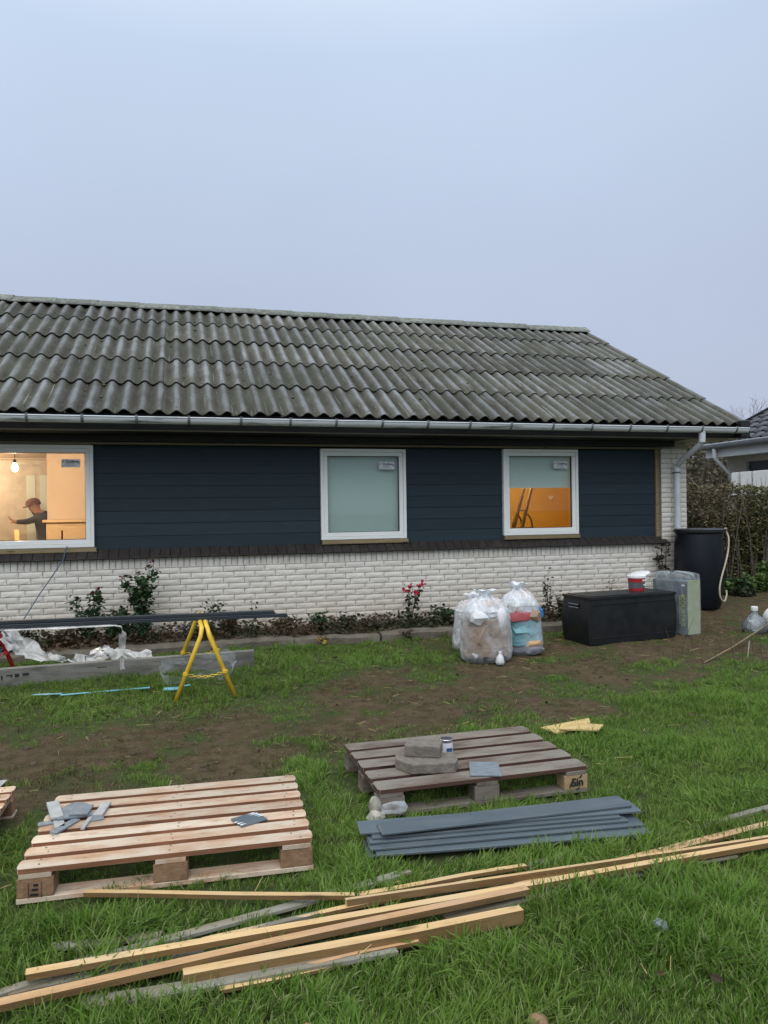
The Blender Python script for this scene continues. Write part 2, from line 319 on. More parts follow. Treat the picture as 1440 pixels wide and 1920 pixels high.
n = N('mixed_rubbish'); v = n.co(); f_ = n.noise(v, 7, 5, .6, 1.0); c = n.ramp(f_, (.30, (.34, .27, .22)), (.45, (.60, .60, .60)), (.53, (.52, .42, .37)), (.60, (.66, .67, .70)), (.75, (.34, .34, .37))); n.bump(n.noise(v, 22, 5, .6, 1), .02, .8); M['rubbishmix'] = n.fin(c, .7)
M['blueplastic'] = simple('blue_plastic', (.03, .22, .50), rough=.4)
M['greyrubbish'] = simple('grey_rubbish', (.14, .14, .16), (.3, .3, .33), 7, .7)
M['cable'] = simple('blue_cable', (.07, .11, .17), rough=.5)
# plants and soil
def leafmat(name, c1, c2, rough=.5, trans=.25):
    n = N(name); g = n.new('ShaderNodeNewGeometry')
    c = n.mix(g.outputs['Random Per Island'], c1, c2)
    n.l(c, n.b.inputs['Base Color']); n.b.inputs['Roughness'].default_value = rough; n.b.inputs['Specular IOR Level'].default_value = .3
    t_ = n.new('ShaderNodeBsdfTranslucent'); n.l(c, t_.inputs[0]); ms = n.new('ShaderNodeMixShader'); ms.inputs[0].default_value = trans
    n.l(n.b.outputs[0], ms.inputs[1]); n.l(t_.outputs[0], ms.inputs[2]); n.l(ms.outputs[0], n.out.inputs[0]); return n.m
M['roseleaf'] = leafmat('rose_leaf', (.022, .055, .022), (.05, .095, .035))
M['darkleaf'] = leafmat('dark_leaf', (.025, .035, .018), (.055, .07, .03))
M['brownleaf'] = leafmat('brown_leaf', (.10, .065, .035), (.055, .04, .022))
M['deadleaf'] = leafmat('dead_dark_leaf', (.03, .018, .015), (.055, .035, .025))
M['freshleaf'] = leafmat('fresh_leaf', (.07, .13, .03), (.12, .19, .05))
M['petal'] = leafmat('red_petal', (.40, .012, .035), (.55, .03, .06), .5, .3)
M['bud'] = leafmat('dark_red_bud', (.10, .012, .015), (.16, .02, .03))
M['stem'] = simple('plant_stem', (.07, .06, .035), (.045, .035, .02), 20, .8)
M['twig'] = simple('grey_twig', (.17, .14, .11), (.11, .09, .07), 20, .85)
M['hedgegreen'] = leafmat('hedge_green', (.075, .090, .030), (.155, .155, .055))
M['hedgebrown'] = leafmat('hedge_brown', (.14, .11, .065), (.26, .20, .125))
M['bark'] = simple('far_hazed_bark', (.34, .335, .345), (.28, .27, .28), 8, .9)  # bark lightened: distance haze painted into its colour
M['bluebloom'] = leafmat('lilac_bloom', (.10, .09, .16), (.16, .14, .22))
M['yellowleaf'] = leafmat('yellow_leaf', (.40, .26, .05), (.30, .22, .05))
n = N('lawn_soil'); at = n.new('ShaderNodeAttribute'); at.attribute_name = 'mud'
wv = n.world(1.0); soil = n.mix(n.ramp(n.noise(wv, 9, 7, .65), (.35, 0.), (.7, 1.)), (.066, .047, .025), (.135, .100, .060))
turf = n.mix(n.ramp(n.noise(wv, 14, 6, .65), (.35, 0.), (.7, 1.)), (.045, .068, .020), (.080, .092, .034))
sub = n.new('ShaderNodeMath', operation='MULTIPLY_ADD'); n.l(n.noise(wv, 5, 6, .7), sub.inputs[0]); sub.inputs[1].default_value = 2.0; sub.inputs[2].default_value = -1.0
ad = n.new('ShaderNodeMath', operation='ADD'); n.l(at.outputs['Fac'], ad.inputs[0]); n.l(sub.outputs[0], ad.inputs[1])
c = n.mix(n.ramp(ad.outputs[0], (.3, 0.), (.7, 1.)), turf, soil); n.bump(n.noise(wv, 45, 7, .7), .03, .9); M['ground'] = n.fin(c, .95, .15)
M['moss'] = simple('roof_moss', (.045, .055, .020), (.09, .095, .05), 60, .95, .004, 200)
M['bedsoil'] = simple('bed_soil', (.060, .045, .028), (.10, .075, .045), 12, .97, .02, 40)
def grassmat(name, a, b, c_):
    n = N(name); oi = n.new('ShaderNodeObjectInfo'); g = n.new('ShaderNodeNewGeometry')
    wn_ = n.ramp(n.noise(n.world((1, 1, .2)), 1.5, 5, .6), (.32, 0.), (.68, 1.)); mm = n.new('ShaderNodeMath', operation='MULTIPLY_ADD'); n.l(oi.outputs['Random'], mm.inputs[0]); mm.inputs[1].default_value = .5; ml = n.new('ShaderNodeMath', operation='MULTIPLY'); n.l(wn_, ml.inputs[0]); ml.inputs[1].default_value = .6; n.l(ml.outputs[0], mm.inputs[2])
    c = n.mix(mm.outputs[0], a, b); c = n.mix(n.ramp(g.outputs['Random Per Island'], (.5, 0.), (1., .85)), c, c_)
    n.l(c, n.b.inputs['Base Color']); n.b.inputs['Roughness'].default_value = .6; n.b.inputs['Specular IOR Level'].default_value = .2
    t_ = n.new('ShaderNodeBsdfTranslucent'); n.l(c, t_.inputs[0]); ms = n.new('ShaderNodeMixShader'); ms.inputs[0].default_value = .35
    n.l(n.b.outputs[0], ms.inputs[1]); n.l(t_.outputs[0], ms.inputs[2]); n.l(ms.outputs[0], n.out.inputs[0]); return n.m
M['grass'] = grassmat('grass_blade', (.075, .172, .016), (.165, .262, .046), (.33, .37, .16))
M['grassdull'] = grassmat('dull_grass_blade', (.075, .085, .030), (.15, .135, .060), (.24, .20, .11))

# ------------------------------------------------------------------ ground
def sst(a, b, x):
    t = np.clip((x-a)/(b-a), 0, 1); return t*t*(3-2*t)
def gz(x, y):
    x = np.asarray(x, float); y = np.asarray(y, float)
    base = .10*sst(4.8, 8.0, y)
    return base + .16*sst(7.6, 8.5, y)*sst(4.3, 5.3, x) + .0*x
def gzn(x, y):
    return float(gz(x, y)) + .016*nz(x, y, 3, 1.7) + .010*nz(x, y, 9, 5) + .006*nz(x, y, 5, 13)
PATH = [(-4.5, 4.7), (-1.6, 5.0), (-.2, 5.15), (1.2, 5.5), (2.4, 5.95), (3.6, 6.45), (4.9, 6.85), (6.0, 7.45), (7.2, 8.2), (8.6, 9.1)]
def mud(x, y):
    best = 9
    for (ax, ay), (bx, by) in zip(PATH, PATH[1:]):
        t = max(0, min(1, ((x-ax)*(bx-ax)+(y-ay)*(by-ay))/((bx-ax)**2+(by-ay)**2)))
        best = min(best, math.hypot(x-ax-t*(bx-ax), y-ay-t*(by-ay)))
    m = 1-float(sst(.30, 1.25, best+.42*nz(x, y, 1, 1.1)+.22*nz(x, y, 5, 3.5)))
    if y > 6.9: m = max(m, .55*float(sst(6.9, 7.6, y))*float(sst(1.2, 3.0, x))*(0.7+.6*nz(x, y, 2, 2.5)))
    if x > 5.6 and y > 7.6: m = max(m, .8*float(sst(7.6, 8.2, y)))
    if y > 8.9 and x > 6.5: m = max(m, .75)
    return max(0., min(1., m*(.74+.95*nz(x, y, 14, 2.0)+.5*nz(x, y, 21, 6))))
def axis(dense0, dense1, step, lo, hi):
    a = list(np.arange(dense0, dense1+1e-6, step)); s_ = step; v_ = dense1
    while v_ < hi: s_ *= 1.35; v_ += s_; a.append(v_)
    s_ = step; v_ = dense0
    while v_ > lo: s_ *= 1.35; v_ -= s_; a.insert(0, v_)
    return a
gx = axis(-3.2, 9.5, .07, -300, 300); gy = axis(1.2, 10.5, .07, -300, 400)
gv = []; gm = []
for y in gy:
    for x in gx:
        near = -8 < x < 14 and -3 < y < 16
        gv.append((x, y, gzn(x, y) if near else float(gz(x, y)))); gm.append(mud(x, y) if near else (.3 if y > 16 else 0.))
nxg = len(gx); gf = [(j*nxg+i, j*nxg+i+1, (j+1)*nxg+i+1, (j+1)*nxg+i) for j in range(len(gy)-1) for i in range(nxg-1)]
me = bpy.data.meshes.new('ground'); me.from_pydata(gv, [], gf); me.materials.append(M['ground'])
at = me.attributes.new('mud', 'FLOAT', 'POINT'); at.data.foreach_set('value', gm); me.polygons.foreach_set('use_smooth', [True]*len(me.polygons))
tag(put('ground', me), kind='structure')

# ------------------------------------------------------------------ the house
XL, XR = -5.2, 6.69                      # wall ends
YB = 8.80                                # brick face
house = empty('brick_house', (0, 0, 0), label='long low house with white brick base, dark blue board cladding and corrugated grey roof', cat='house')
rng = random.Random(4)
# --- front brick wall: recessed mortar bed with proud split-face bricks
wall = MB().box((XL, YB+.008, 0), (XR, 9.0, 1.09)).box((6.295, YB+.0085, 1.09), (XR, 9.0, 2.46)).build('wall', M['mortar'], house)
def brick_mesh(name, L, H, seed, D=.05):
    rr = random.Random(seed); nx_, nz_ = 6, 3; v = []; f = []
    for j in range(nz_+1):
        for i in range(nx_+1):
            edge = i in (0, nx_) or j in (0, nz_)
            v.append((-L/2+L*i/nx_+rr.uniform(-.002, .002), (.0015+rr.uniform(0, .003)) if edge else -rr.uniform(.0005, .0028), -H/2+H*j/nz_+rr.uniform(-.0015, .0015)))
    W = nx_+1
    for j in range(nz_):
        for i in range(nx_): f.append((j*W+i, j*W+i+1, (j+1)*W+i+1, (j+1)*W+i))
    b = len(v); cs = [0, nx_, nz_*W+nx_, nz_*W]
    v += [(v[k][0], D, v[k][2]) for k in cs]
    f += [tuple(range(nx_, -1, -1))+(b, b+1), tuple([j*W+nx_ for j in range(nz_, -1, -1)])+(b+1, b+2), tuple(range(nz_*W, nz_*W+W))+(b+2, b+3), tuple([j*W for j in range(nz_+1)])+(b+3, b)]
    me_ = bpy.data.meshes.new(name); me_.from_pydata(v, [], f); me_.materials.append(M['brick']); return me_
BM = [brick_mesh('brick', .2315, .0585, s_) for s_ in range(6)]
BH = [brick_mesh('half_brick', .111, .0585, 20+s_) for s_ in range(3)]
BT = [brick_mesh('short_brick', .150, .0585, 60+s_) for s_ in range(3)]
BR = [brick_mesh('upright_brick', .058, .110, 40+s_) for s_ in range(4)]
def brick_spots():
    o = []; z_ = .935
    row = 0
    while z_ > .06:
        off = (row % 2)*.12 + (rng.choice((0, 0, .06)))
        x_ = XR-.115-off
        if off > .05: o.append((XR-.055, z_, 'h') if off < .13 else (XR-.085, z_, 'h'))
        while x_ > XL+.1:
            o.append((x_, z_, 'b')); x_ -= .2400
        z_ -= .0667; row += 1
    z_ = 1.135; row = 0
    while z_ < 2.40:                        # corner pier beside the cladding
        if row % 2: o += [(6.412, z_, 'b'), (6.6145, z_, 't')]
        else: o += [(6.371, z_, 't'), (6.574, z_, 'b')]
        z_ += .0667; row += 1
    return o
spots = brick_spots()
def seen(s_):
    x_, z_, k_ = s_; d_ = 8.8*.965+x_*.2616; px = 384+747*(x_*.965-8.8*.2616)/d_
    return (1e3 if -8 < px < 776 and z_ > .2 else 0)+1/d_
spots.sort(key=lambda s_: -seen(s_))
rest = MB()
for i, (x_, z_, k_) in enumerate(spots):
    me_ = rng.choice(BM if k_ == 'b' else BT if k_ == 't' else BH); ly = YB+rng.uniform(-.003, .003)
    if i < 300: put('brick', me_, wall, (x_, ly, z_), (0, rng.uniform(-.004, .004), 0))
    else:
        vs_ = [(p.co.x+x_, p.co.y+ly, p.co.z+z_) for p in me_.vertices]; rest.add(vs_, [tuple(p.vertices) for p in me_.polygons])
tag(rest.build('brick_remainder', M['brick'], wall), kind='stuff')
x_ = XR-.035
while x_ > XL:                              # upright course under the ledge
    put('upright_brick', rng.choice(BR), wall, (x_, YB+rng.uniform(-.003, .003), 1.026), (0, rng.uniform(-.01, .01), 0)); x_ -= .0667
# rear and gable walls (out of sight), with simple brick relief in the material
shell = MB().box((XL, 9.0, 0), (XL+.2, 16.2, 2.46)).box((XR-.3, 9.0, 0), (XR, 16.2, 2.46)).box((XL, 16.0, 0), (XR, 16.2, 2.46))
shell.add([(XR-.3, 9.0, 2.46), (XR, 9.0, 2.46), (XR, 16.2, 2.46), (XR-.3, 16.2, 2.46), (XR-.3, 12.6, 4.45), (XR, 12.6, 4.45)], [(1, 2, 5), (0, 4, 3), (0, 1, 5, 4), (2, 3, 4, 5), (0, 3, 2, 1)])
shell.build('rear_wall', M['brick'], house)
# --- sloping clinker ledge
ledge = MB().box((XL, 8.79, 1.082), (6.36, 8.99, 1.10)).build('ledge', M['mortar'], house)
tmes = []
for s_ in range(3):
    rr = random.Random(s_); Mx = Matrix.Rotation(R(36), 4, 'X')
    tmes.append(MB().box((-.053, -.085, -.009), (.053, .085, .009), Mx).mesh('sill_tile', M['tile'], bevel=.003, seg=1))
x_ = 6.36-.055
while x_ > XL:
    put('sill_tile', rng.choice(tmes), ledge, (x_, 8.805+rng.uniform(-.002, .002), 1.138+rng.uniform(-.002, .002)), (rng.uniform(-.004, .004), 0, 0)); x_ -= .110
# --- windows
WIN = [(-2.76, -.938, 1.222, 2.352), (1.613, 2.680, 1.238, 2.334), (3.983, 5.050, 1.240, 2.348)]
def ring(mb, x0, x1, z0, z1, t, y0, y1):
    mb.box((x0, y0, z0), (x1, y1, z0+t)).box((x0, y0, z1-t), (x1, y1, z1)).box((x0, y0, z0+t), (x0+t, y1, z1-t)).box((x1-t, y0, z0+t), (x1, y1, z1-t)); return mb
for wi, (x0, x1, z0, z1) in enumerate(WIN):
    wn = empty('window', ((x0+x1)/2, 8.82, z0), parent=house); cx_ = (x0+x1)/2
    wd, ht = x1-x0, z1-z0
    ring(MB(), -wd/2, wd/2, 0, ht, .036, 0, .13).build('frame', M['frame'], wn, bevel=.003)
    ring(MB(), -wd/2+.038, wd/2-.038, .038, ht-.038, .048, .010, .075).build('sash', M['frame'], wn, bevel=.005, seg=2)
    ring(MB(), -wd/2+.0862, wd/2-.0862, .0862, ht-.0862, .006, .030, .055).build('gasket', M['gasket'], wn)
    MB().box((-wd/2+.08, .045, .08), (wd/2-.08, .049, ht-.08)).build('pane', M['glass'], wn)
    MB().box((-wd/2+.01, .002, -.048), (wd/2+.02, .12, -.004)).box((-wd/2+.0, .001, -.0535), (wd/2+.03, .11, -.0485)).build('sill_batten', M['batten_raw'], wn, bevel=.003)
    # maker's sticker on the pane
    lx = wd/2-.235; lz = ht-.20
    MB().box((lx-.098, .0425, lz-.045), (lx+.098, .0445, lz+.045)).build('sticker', M['label'], wn)
    text_mesh('sticker_text', 'Outline', .042, M['ink'], wn, (lx+.01, .0415, lz+.018), (R(90), 0, 0), bold=.0010, ext=.0004)
    mb = MB().box((lx-.05, .0412, lz-.010), (lx+.035, .0418, lz-.005)).box((lx-.085, .0412, lz-.030), (lx+.06, .0418, lz-.026)).box((lx+.078, .0412, lz-.012), (lx+.088, .0418, lz+.022))
    mb.box((lx-.088, .0412, lz+.010), (lx-.076, .0418, lz+.028)).box((lx-.072, .0412, lz+.016), (lx-.066, .0418, lz+.028)).build('sticker_print', M['inkblue'], wn)
    if wi == 1: MB().box((-wd/2+.05, .115, .05), (wd/2-.05, .117, ht-.03)).build('roller_blind', M['blind'], wn)
    if wi == 2:
        zb = 1.860-z0
        MB().box((-wd/2+.05, .115, zb), (wd/2-.05, .117, ht-.03)).build('roller_blind', M['blind'], wn)
        MB().tube([(-wd/2+.05, .116, zb-.004), (wd/2-.05, .116, zb-.004)], .007, 8).build('blind_rail', M['frame'], wn, smooth=True)
# --- upper wall behind the cladding
up = MB(); segs = [(XL, WIN[0][0]), (WIN[0][1], WIN[1][0]), (WIN[1][1], WIN[2][0]), (WIN[2][1], 6.30)]
for a, b in segs: up.box((a, 8.885, 1.10), (b, 9.02, 2.46))
for x0, x1, z0, z1 in WIN: up.box((x0, 8.9, 1.101), (x1, 9.019, z0)).box((x0, 8.9, z1), (x1, 9.019, 2.459))
up.build('upper_wall', M['darkwood'], house)
cl = empty('cladding', parent=house)
for si, (a, b) in enumerate(segs):
    b2 = min(b, 6.237); L = b2-a-.010
    mes = {}
    for k in range(9):
        z0 = 1.190+k*.142; hgt = .150 if z0+.15 < 2.36 else 2.356-z0
        if hgt < .01: continue
        key = round(hgt, 3)
        if key not in mes:
            mb = MB(); v = [(-L/2, .006, 0), (L/2, .006, 0), (L/2, .014, 0), (-L/2, .014, 0), (-L/2, .013, hgt), (L/2, .013, hgt), (L/2, .024, hgt), (-L/2, .024, hgt)]
            mb.add(v, [(0, 3, 2, 1), (4, 5, 6, 7), (0, 1, 5, 4), (1, 2, 6, 5), (2, 3, 7, 6), (3, 0, 4, 7)]); mes[key] = mb.mesh('cladding_board', M['clad'], bevel=.0015)
        put('cladding_board', mes[key], cl, ((a+b2)/2, 8.8575+rng.uniform(-.001, .001), z0+rng.uniform(-.001, .001)))
MB().box((6.240, 8.845, 1.17), (6.292, 8.90, 2.36)).build('corner_batten', M['batten_raw'], house, bevel=.003)
# --- eaves
eav = empty('eaves', parent=house)
MB().box((XL, 8.775, 2.358), (6.30, 8.84, 2.384)).build('top_strip', M['strip'], eav, bevel=.003)
MB().box((XL, 8.70, 2.388), (6.44, 8.86, 2.462)).build('header_board', M['darkwood'], eav, bevel=.004)
MB().box((XL, 8.36, 2.463), (6.46, 8.99, 2.475)).build('soffit', M['darkwood'], eav)
MB().box((6.462, 8.36, 2.463), (7.14, 8.99, 2.475)).build('gable_soffit', M['cream'], eav)
MB().box((XL, 8.335, 2.476), (7.19, 8.36, 2.64)).build('fascia', M['darkwood'], eav, bevel=.003)
MB().box((XL, 8.322, 2.462), (6.98, 8.358, 2.475)).build('fascia_strip', M['strip'], eav, bevel=.002)
# --- roof of corrugated fibre-cement sheets
PIT = R(28.29); EY, EZ = 8.245, 2.634; NR, ROW, PW = 5, .930, .1765
roof = empty('roof', parent=house)
def sheet_mesh(seed, LEN=1.03):
    rr = random.Random(seed); n_ = 6*10+5; W_ = (6*PW+.07); xs = [W_*i/(n_-1) for i in range(n_)]; v = []; f = []
    for j, y_ in enumerate((0, .002, LEN*.5, LEN)):
        for lay in (0, 1):
            for x_ in xs: v.append((x_, y_, .0255*math.cos((x_-.035)/PW*2*math.pi) - lay*.010))
    def id_(j, lay, i): return (j*2+lay)*n_+i
    for j in range(3):
        for i in range(n_-1):
            f.append((id_(j, 0, i), id_(j, 0, i+1), id_(j+1, 0, i+1), id_(j+1, 0, i))); f.append((id_(j, 1, i), id_(j+1, 1, i), id_(j+1, 1, i+1), id_(j, 1, i+1)))
        f.append((id_(j, 0, 0), id_(j+1, 0, 0), id_(j+1, 1, 0), id_(j, 1, 0))); f.append((id_(j, 0, n_-1), id_(j, 1, n_-1), id_(j+1, 1, n_-1), id_(j+1, 0, n_-1)))
    for i in range(n_-1):
        f.append((id_(0, 0, i), id_(0, 1, i), id_(0, 1, i+1), id_(0, 0, i+1))); f.append((id_(3, 0, i), id_(3, 0, i+1), id_(3, 1, i+1), id_(3, 1, i)))
    me_ = bpy.data.meshes.new('roof_sheet'); me_.from_pydata(v, [], f); me_.materials.append(M['roof'])
    me_.polygons.foreach_set('use_smooth', [len(p) == 4 for p in f]); return me_
SM = sheet_mesh(1); SMT = sheet_mesh(2, .94)
cs, sn = math.cos(PIT), math.sin(PIT); screws = MB()
XE = 7.20
for r_ in range(NR):
    for k in range(12):
        x_ = XE-(k+1)*6*PW-.035; y0 = r_*ROW
        lift = .012*((k) % 2)*.4 + .009+rng.uniform(-.002, .002); yy = y0+rng.uniform(-.007, .007)
        tilt = PIT-R(1.3)
        put('roof_sheet', SMT if r_ == NR-1 else SM, roof, (x_, EY+yy*cs-lift*sn, EZ+yy*sn+lift*cs+.020), (tilt, rng.uniform(-.002, .002), rng.uniform(-.002, .002)))
        for cidx in (1, 4):
            sx_ = x_+.035+PW*cidx; sy = y0+.085
            Mx = Matrix.Translation((sx_, EY+sy*cs-.045*sn, EZ+sy*sn+.045*cs)) @ Matrix.Rotation(PIT, 4, 'X')
            prof = [(.017, 0), (.015, .006), (.006, .010), (.006, .017)]
            b0 = len(screws.v); screws.lathe(prof, 8)
            for q in range(b0, len(screws.v)): screws.v[q] = tuple(Mx @ Vector(screws.v[q]))
tag(screws.build('roof_screws', M['bracket'], roof), kind='stuff')
moss = MB(); mr_ = random.Random(8)
for _ in range(900):
    k = mr_.randint(0, 66); sx_ = XE-(k+.5)*PW+mr_.gauss(0, .018); r_ = mr_.randint(0, NR-1); sy = r_*ROW+(mr_.uniform(.0, .06) if mr_.random() < .45 else mr_.uniform(0, ROW))
    q_ = .004+.014*mr_.random()**2; dz_ = -.002; b0 = len(moss.v); moss.lathe([(q_*1.3, 0), (q_*1.1, q_*.5), (q_*.5, q_*.9), (.001, q_)], 6)
    Mx = Matrix.Translation((sx_, EY+sy*cs-dz_*sn, EZ+sy*sn+dz_*cs)) @ Matrix.Rotation(PIT, 4, 'X')
    for q2 in range(b0, len(moss.v)): moss.v[q2] = tuple(Mx @ Vector(moss.v[q2]))
tag(moss.build('roof_moss', M['moss'], roof, smooth=True), kind='stuff')
TOP = NR*ROW
RY, RZ = EY+TOP*cs, EZ+TOP*sn
# under-roof and back slope
def slope_box(mb, y0, y1, t0, t1, sgn=1):
    a = [(XL-.2, y0), (7.12, y0), (7.12, y1), (XL-.2, y1)]
    def P(x_, s_, t): 
        yy = EY+s_*cs-t*sn; zz = EZ+s_*sn+t*cs
        return (x_, yy if sgn > 0 else 2*RY-yy, zz)
    v = [P(x_, s_, t0) for x_, s_ in a]+[P(x_, s_, t1) for x_, s_ in a]
    return mb.add(v, [(0, 3, 2, 1), (4, 5, 6, 7), (0, 1, 5, 4), (1, 2, 6, 5), (2, 3, 7, 6), (3, 0, 4, 7)])
slope_box(MB(), .10, TOP-.02, -.075, -.035).build('roof_underlay', M['darkwood'], roof)
slope_box(slope_box(MB(), .06, TOP-.02, -.07, -.03, -1), .0, TOP, -.028, .02, -1).build('rear_slope', M['roof'], roof)
def verge(y0, y1):
    a = [(7.10, -.16), (7.175, -.16), (7.175, -.018), (7.10, -.018)]
    v = []
    for s_ in (y0, y1):
        v += [(x_, EY+s_*cs-t*sn, EZ+s_*sn+t*cs) for x_, t in a]
    return MB().add(v, [(0, 1, 2, 3), (7, 6, 5, 4), (0, 4, 5, 1), (1, 5, 6, 2), (2, 6, 7, 3), (3, 7, 4, 0)])
verge(.0, TOP).build('barge_board', M['darkwood'], roof, bevel=.004)
MB().box((7.08, 8.19, 2.475), (7.215, 8.33, 2.70), None).build('verge_end', M['black'], roof, bevel=.01)
# ridge caps
capm = []
for s_ in range(2):
    L = .66; v = []; f = []
    prof = [(-.235, -.118), (-.22, -.095), (-.06, .0), (0, .012), (.06, .0), (.22, -.095), (.235, -.118)]
    for j in range(2):
        for lay in (0, 1):
            for y_, z_ in prof: v.append((j*L, y_*(1-.0*lay), z_-lay*.010+(.010 if (j == 1) else 0)))
    n_ = len(prof)
    def q(j, lay, i): return (j*2+lay)*n_+i
    for i in range(n_-1):
        f += [(q(0, 0, i), q(1, 0, i), q(1, 0, i+1), q(0, 0, i+1)), (q(0, 1, i), q(0, 1, i+1), q(1, 1, i+1), q(1, 1, i)), (q(0, 0, i), q(0, 0, i+1), q(0, 1, i+1), q(0, 1, i)), (q(1, 0, i), q(1, 1, i), q(1, 1, i+1), q(1, 0, i+1))]
    for i in (0, n_-1): f.append((q(0, 0, i), q(0, 1, i), q(1, 1, i), q(1, 0, i)))
    me_ = bpy.data.meshes.new('ridge_cap'); me_.from_pydata(v, [], f); me_.materials.append(M['ridge']); capm.append(me_)
x_ = 7.215-.66
while x_ > XL-.8:
    put('ridge_cap', capm[0], roof, (x_, RY, RZ+.052+rng.uniform(-.004, .004)), (0, 0, rng.uniform(-.004, .004))); x_ -= .60
# --- gutter and downpipe
gut = empty('gutter', parent=house)
prof = [(.058*math.cos(t), .064*math.sin(t)) for t in [math.pi+math.pi*i/14 for i in range(15)]]
mb = MB(); v = []; gl_ = (XL, 7.165)
for xx in gl_:
    v += [(xx, 8.205+a, 2.590+b) for a, b in prof]+[(xx, 8.205+a*.93, 2.590+b*.93) for a, b in prof]
f = []; P = 15
for i in range(P-1): f += [(i, 2*P+i, 2*P+i+1, i+1), (P+i, P+i+1, 3*P+i+1, 3*P+i)]
f += [(0, P, 3*P, 2*P), (P-1, 3*P-1, 4*P-1, 2*P-1), tuple(range(0, P))[::-1], tuple(range(2*P, 3*P))]
mb.add(v, f); mb.tube([(XL, 8.146, 2.590), (7.165, 8.146, 2.590)], .008, 6); mb.build('gutter_channel', M['gutter'], gut, angle=40)
x_ = 6.98
bme = MB(); pp = [(.064*math.cos(t), .070*math.sin(t)) for t in [math.pi+math.pi*i/10 for i in range(11)]]
for i in range(10):
    (a, b), (c_, d_) = pp[i], pp[i+1]
    bme.add([(-.014, a, b), (.014, a, b), (.014, c_, d_), (-.014, c_, d_), (-.014, a*.93, b*.93), (.014, a*.93, b*.93), (.014, c_*.93, d_*.93), (-.014, c_*.93, d_*.93)], [(0, 1, 2, 3), (7, 6, 5, 4), (0, 4, 5, 1), (1, 5, 6, 2), (2, 6, 7, 3), (3, 7, 4, 0)])
bme.box((-.0135, .062, -.01), (.0135, .13, .0)).box((-.0135, -.067, -.002), (.0135, -.055, .02)); bmesh_ = bme.mesh('gutter_bracket', M['bracket'])
while x_ > XL:
    put('gutter_bracket', bmesh_, gut, (x_+rng.uniform(-.01, .01), 8.205, 2.591)); x_ -= .5295
dp = empty('downpipe', parent=house)
MB().tube([(6.48, 8.205, 2.555), (6.48, 8.205, 2.47), (6.48, 8.208, 2.405)], .043, 14).build('outlet', M['pipe'], dp, angle=40)
MB().tube([(6.48, 8.21, 2.43), (6.48, 8.235, 2.385), (6.479, 8.62, 2.20), (6.478, 8.70, 2.13)], .038, 14).build('elbow', M['pipe'], dp, angle=50)
MB().tube([(6.478, 8.715, 2.165), (6.478, 8.715, 1.262)], .041, 14).build('pipe', M['pipe'], dp, angle=40)
mb = MB().lathe([(.047, -.011), (.047, .011)], 14, (6.478, 8.715, 2.04)).box((6.47, 8.75, 2.03), (6.486, 8.81, 2.05)); mb.build('pipe_clip', M['bracket'], dp, angle=40)

# --- rooms seen through the windows (plaster boxes inside the shell)
FZ = .42; CZ = 2.452
rm = empty('interior', parent=house)
MB().box((XL+.2, 9.02, FZ-.04), (6.39, 15.9, FZ)).build('interior_floor', M['roomfloor'], rm)
MB().box((XL+.2, 9.022, CZ), (6.389, 15.99, CZ+.02)).build('ceiling', M['peach'], rm)
mb = MB().box((-1.795, 11.2, FZ), (.98, 11.3, CZ)).box((.98, 9.021, FZ), (1.08, 13.2, CZ)).box((-4.98, 9.021, FZ), (-4.88, 13.2, CZ)).box((-4.88, 12.35, FZ), (.98, 12.45, CZ)).build('partition', M['peach'], rm)
mb = MB().box((3.05, 9.021, FZ), (3.15, 11.56, CZ)).box((3.15, 11.46, FZ), (6.38, 11.56, CZ)).box((6.36, 9.021, FZ), (6.385, 11.46, CZ)).build('orange_partition', M['orange'], rm)
h = []
for i in range(28):
    t = 2*math.pi*i/28; h.append((.0052*16*math.sin(t)**3*.55, .0052*(13*math.cos(t)-5*math.cos(2*t)-2*math.cos(3*t)-math.cos(4*t))*.55))
hv = [(x_, 0, z_) for x_, z_ in h]+[(x_, .012, z_) for x_, z_ in h]; n_ = 28
tag(MB().add(hv, [tuple(range(n_)), tuple(range(2*n_-1, n_-1, -1))]+[(i, n_+i, n_+(i+1) % n_, (i+1) % n_) for i in range(n_)]).build('heart_ornament', M['whiteplastic'], None, (6.03, 11.44, 1.765)), 'small white heart on the orange wall inside the right window', 'ornament')
# far door with two narrow panes
dr = empty('inner_door', (-2.11, 12.31, FZ), parent=house)
ring(MB(), -.62, .62, 0, 2.0, .07, -.03, .03).build('door_frame', M['doorwhite'], dr)
MB().box((-.55, -.01, .07), (.55, .02, 1.93)).build('leaf', M['doorwhite'], dr)
for xx in (-.085, .10):
    MB().box((xx-.062, -.016, .35), (xx+.062, -.012, 1.77)).build('door_pane', M['blind'], dr)
# --- bare bulb, a fill lamp added in the passage, the orange room's lamp
bl = empty('bare_bulb', (-1.902, 9.7, 2.157), label='glowing bare bulb hanging inside the left window', cat='lamp')
MB().lathe([(.004, -.052), (.022, -.046), (.034, -.025), (.036, 0), (.028, .028), (.015, .05)], 14).build('bulb', M['bulb'], bl, smooth=True)
MB().tube([(0, 0, .05), (0, 0, .09)], .018, 10).tube([(0, 0, .09), (0, 0, CZ-2.157)], .004, 6).build('lamp_holder', M['black'], bl)
def lamp(name, loc, power, colr, par=None, rad=.04):
    ld = bpy.data.lights.new(name, 'POINT'); ld.energy = power; ld.color = colr; ld.shadow_soft_size = rad
    o = bpy.data.objects.new(name, ld); COL.objects.link(o); o.location = loc
    if par: o.parent = par
    return o
lamp('bulb_light', (0, -.0, -.10), 62, (1, .70, .43), bl)
hl = empty('hall_fill_lamp', (-3.1, 11.6, 2.40), label='unseen lamp added to brighten the passage behind the left window', cat='lamp')  # added, unseen: brightens the passage wall the bulb hardly reaches
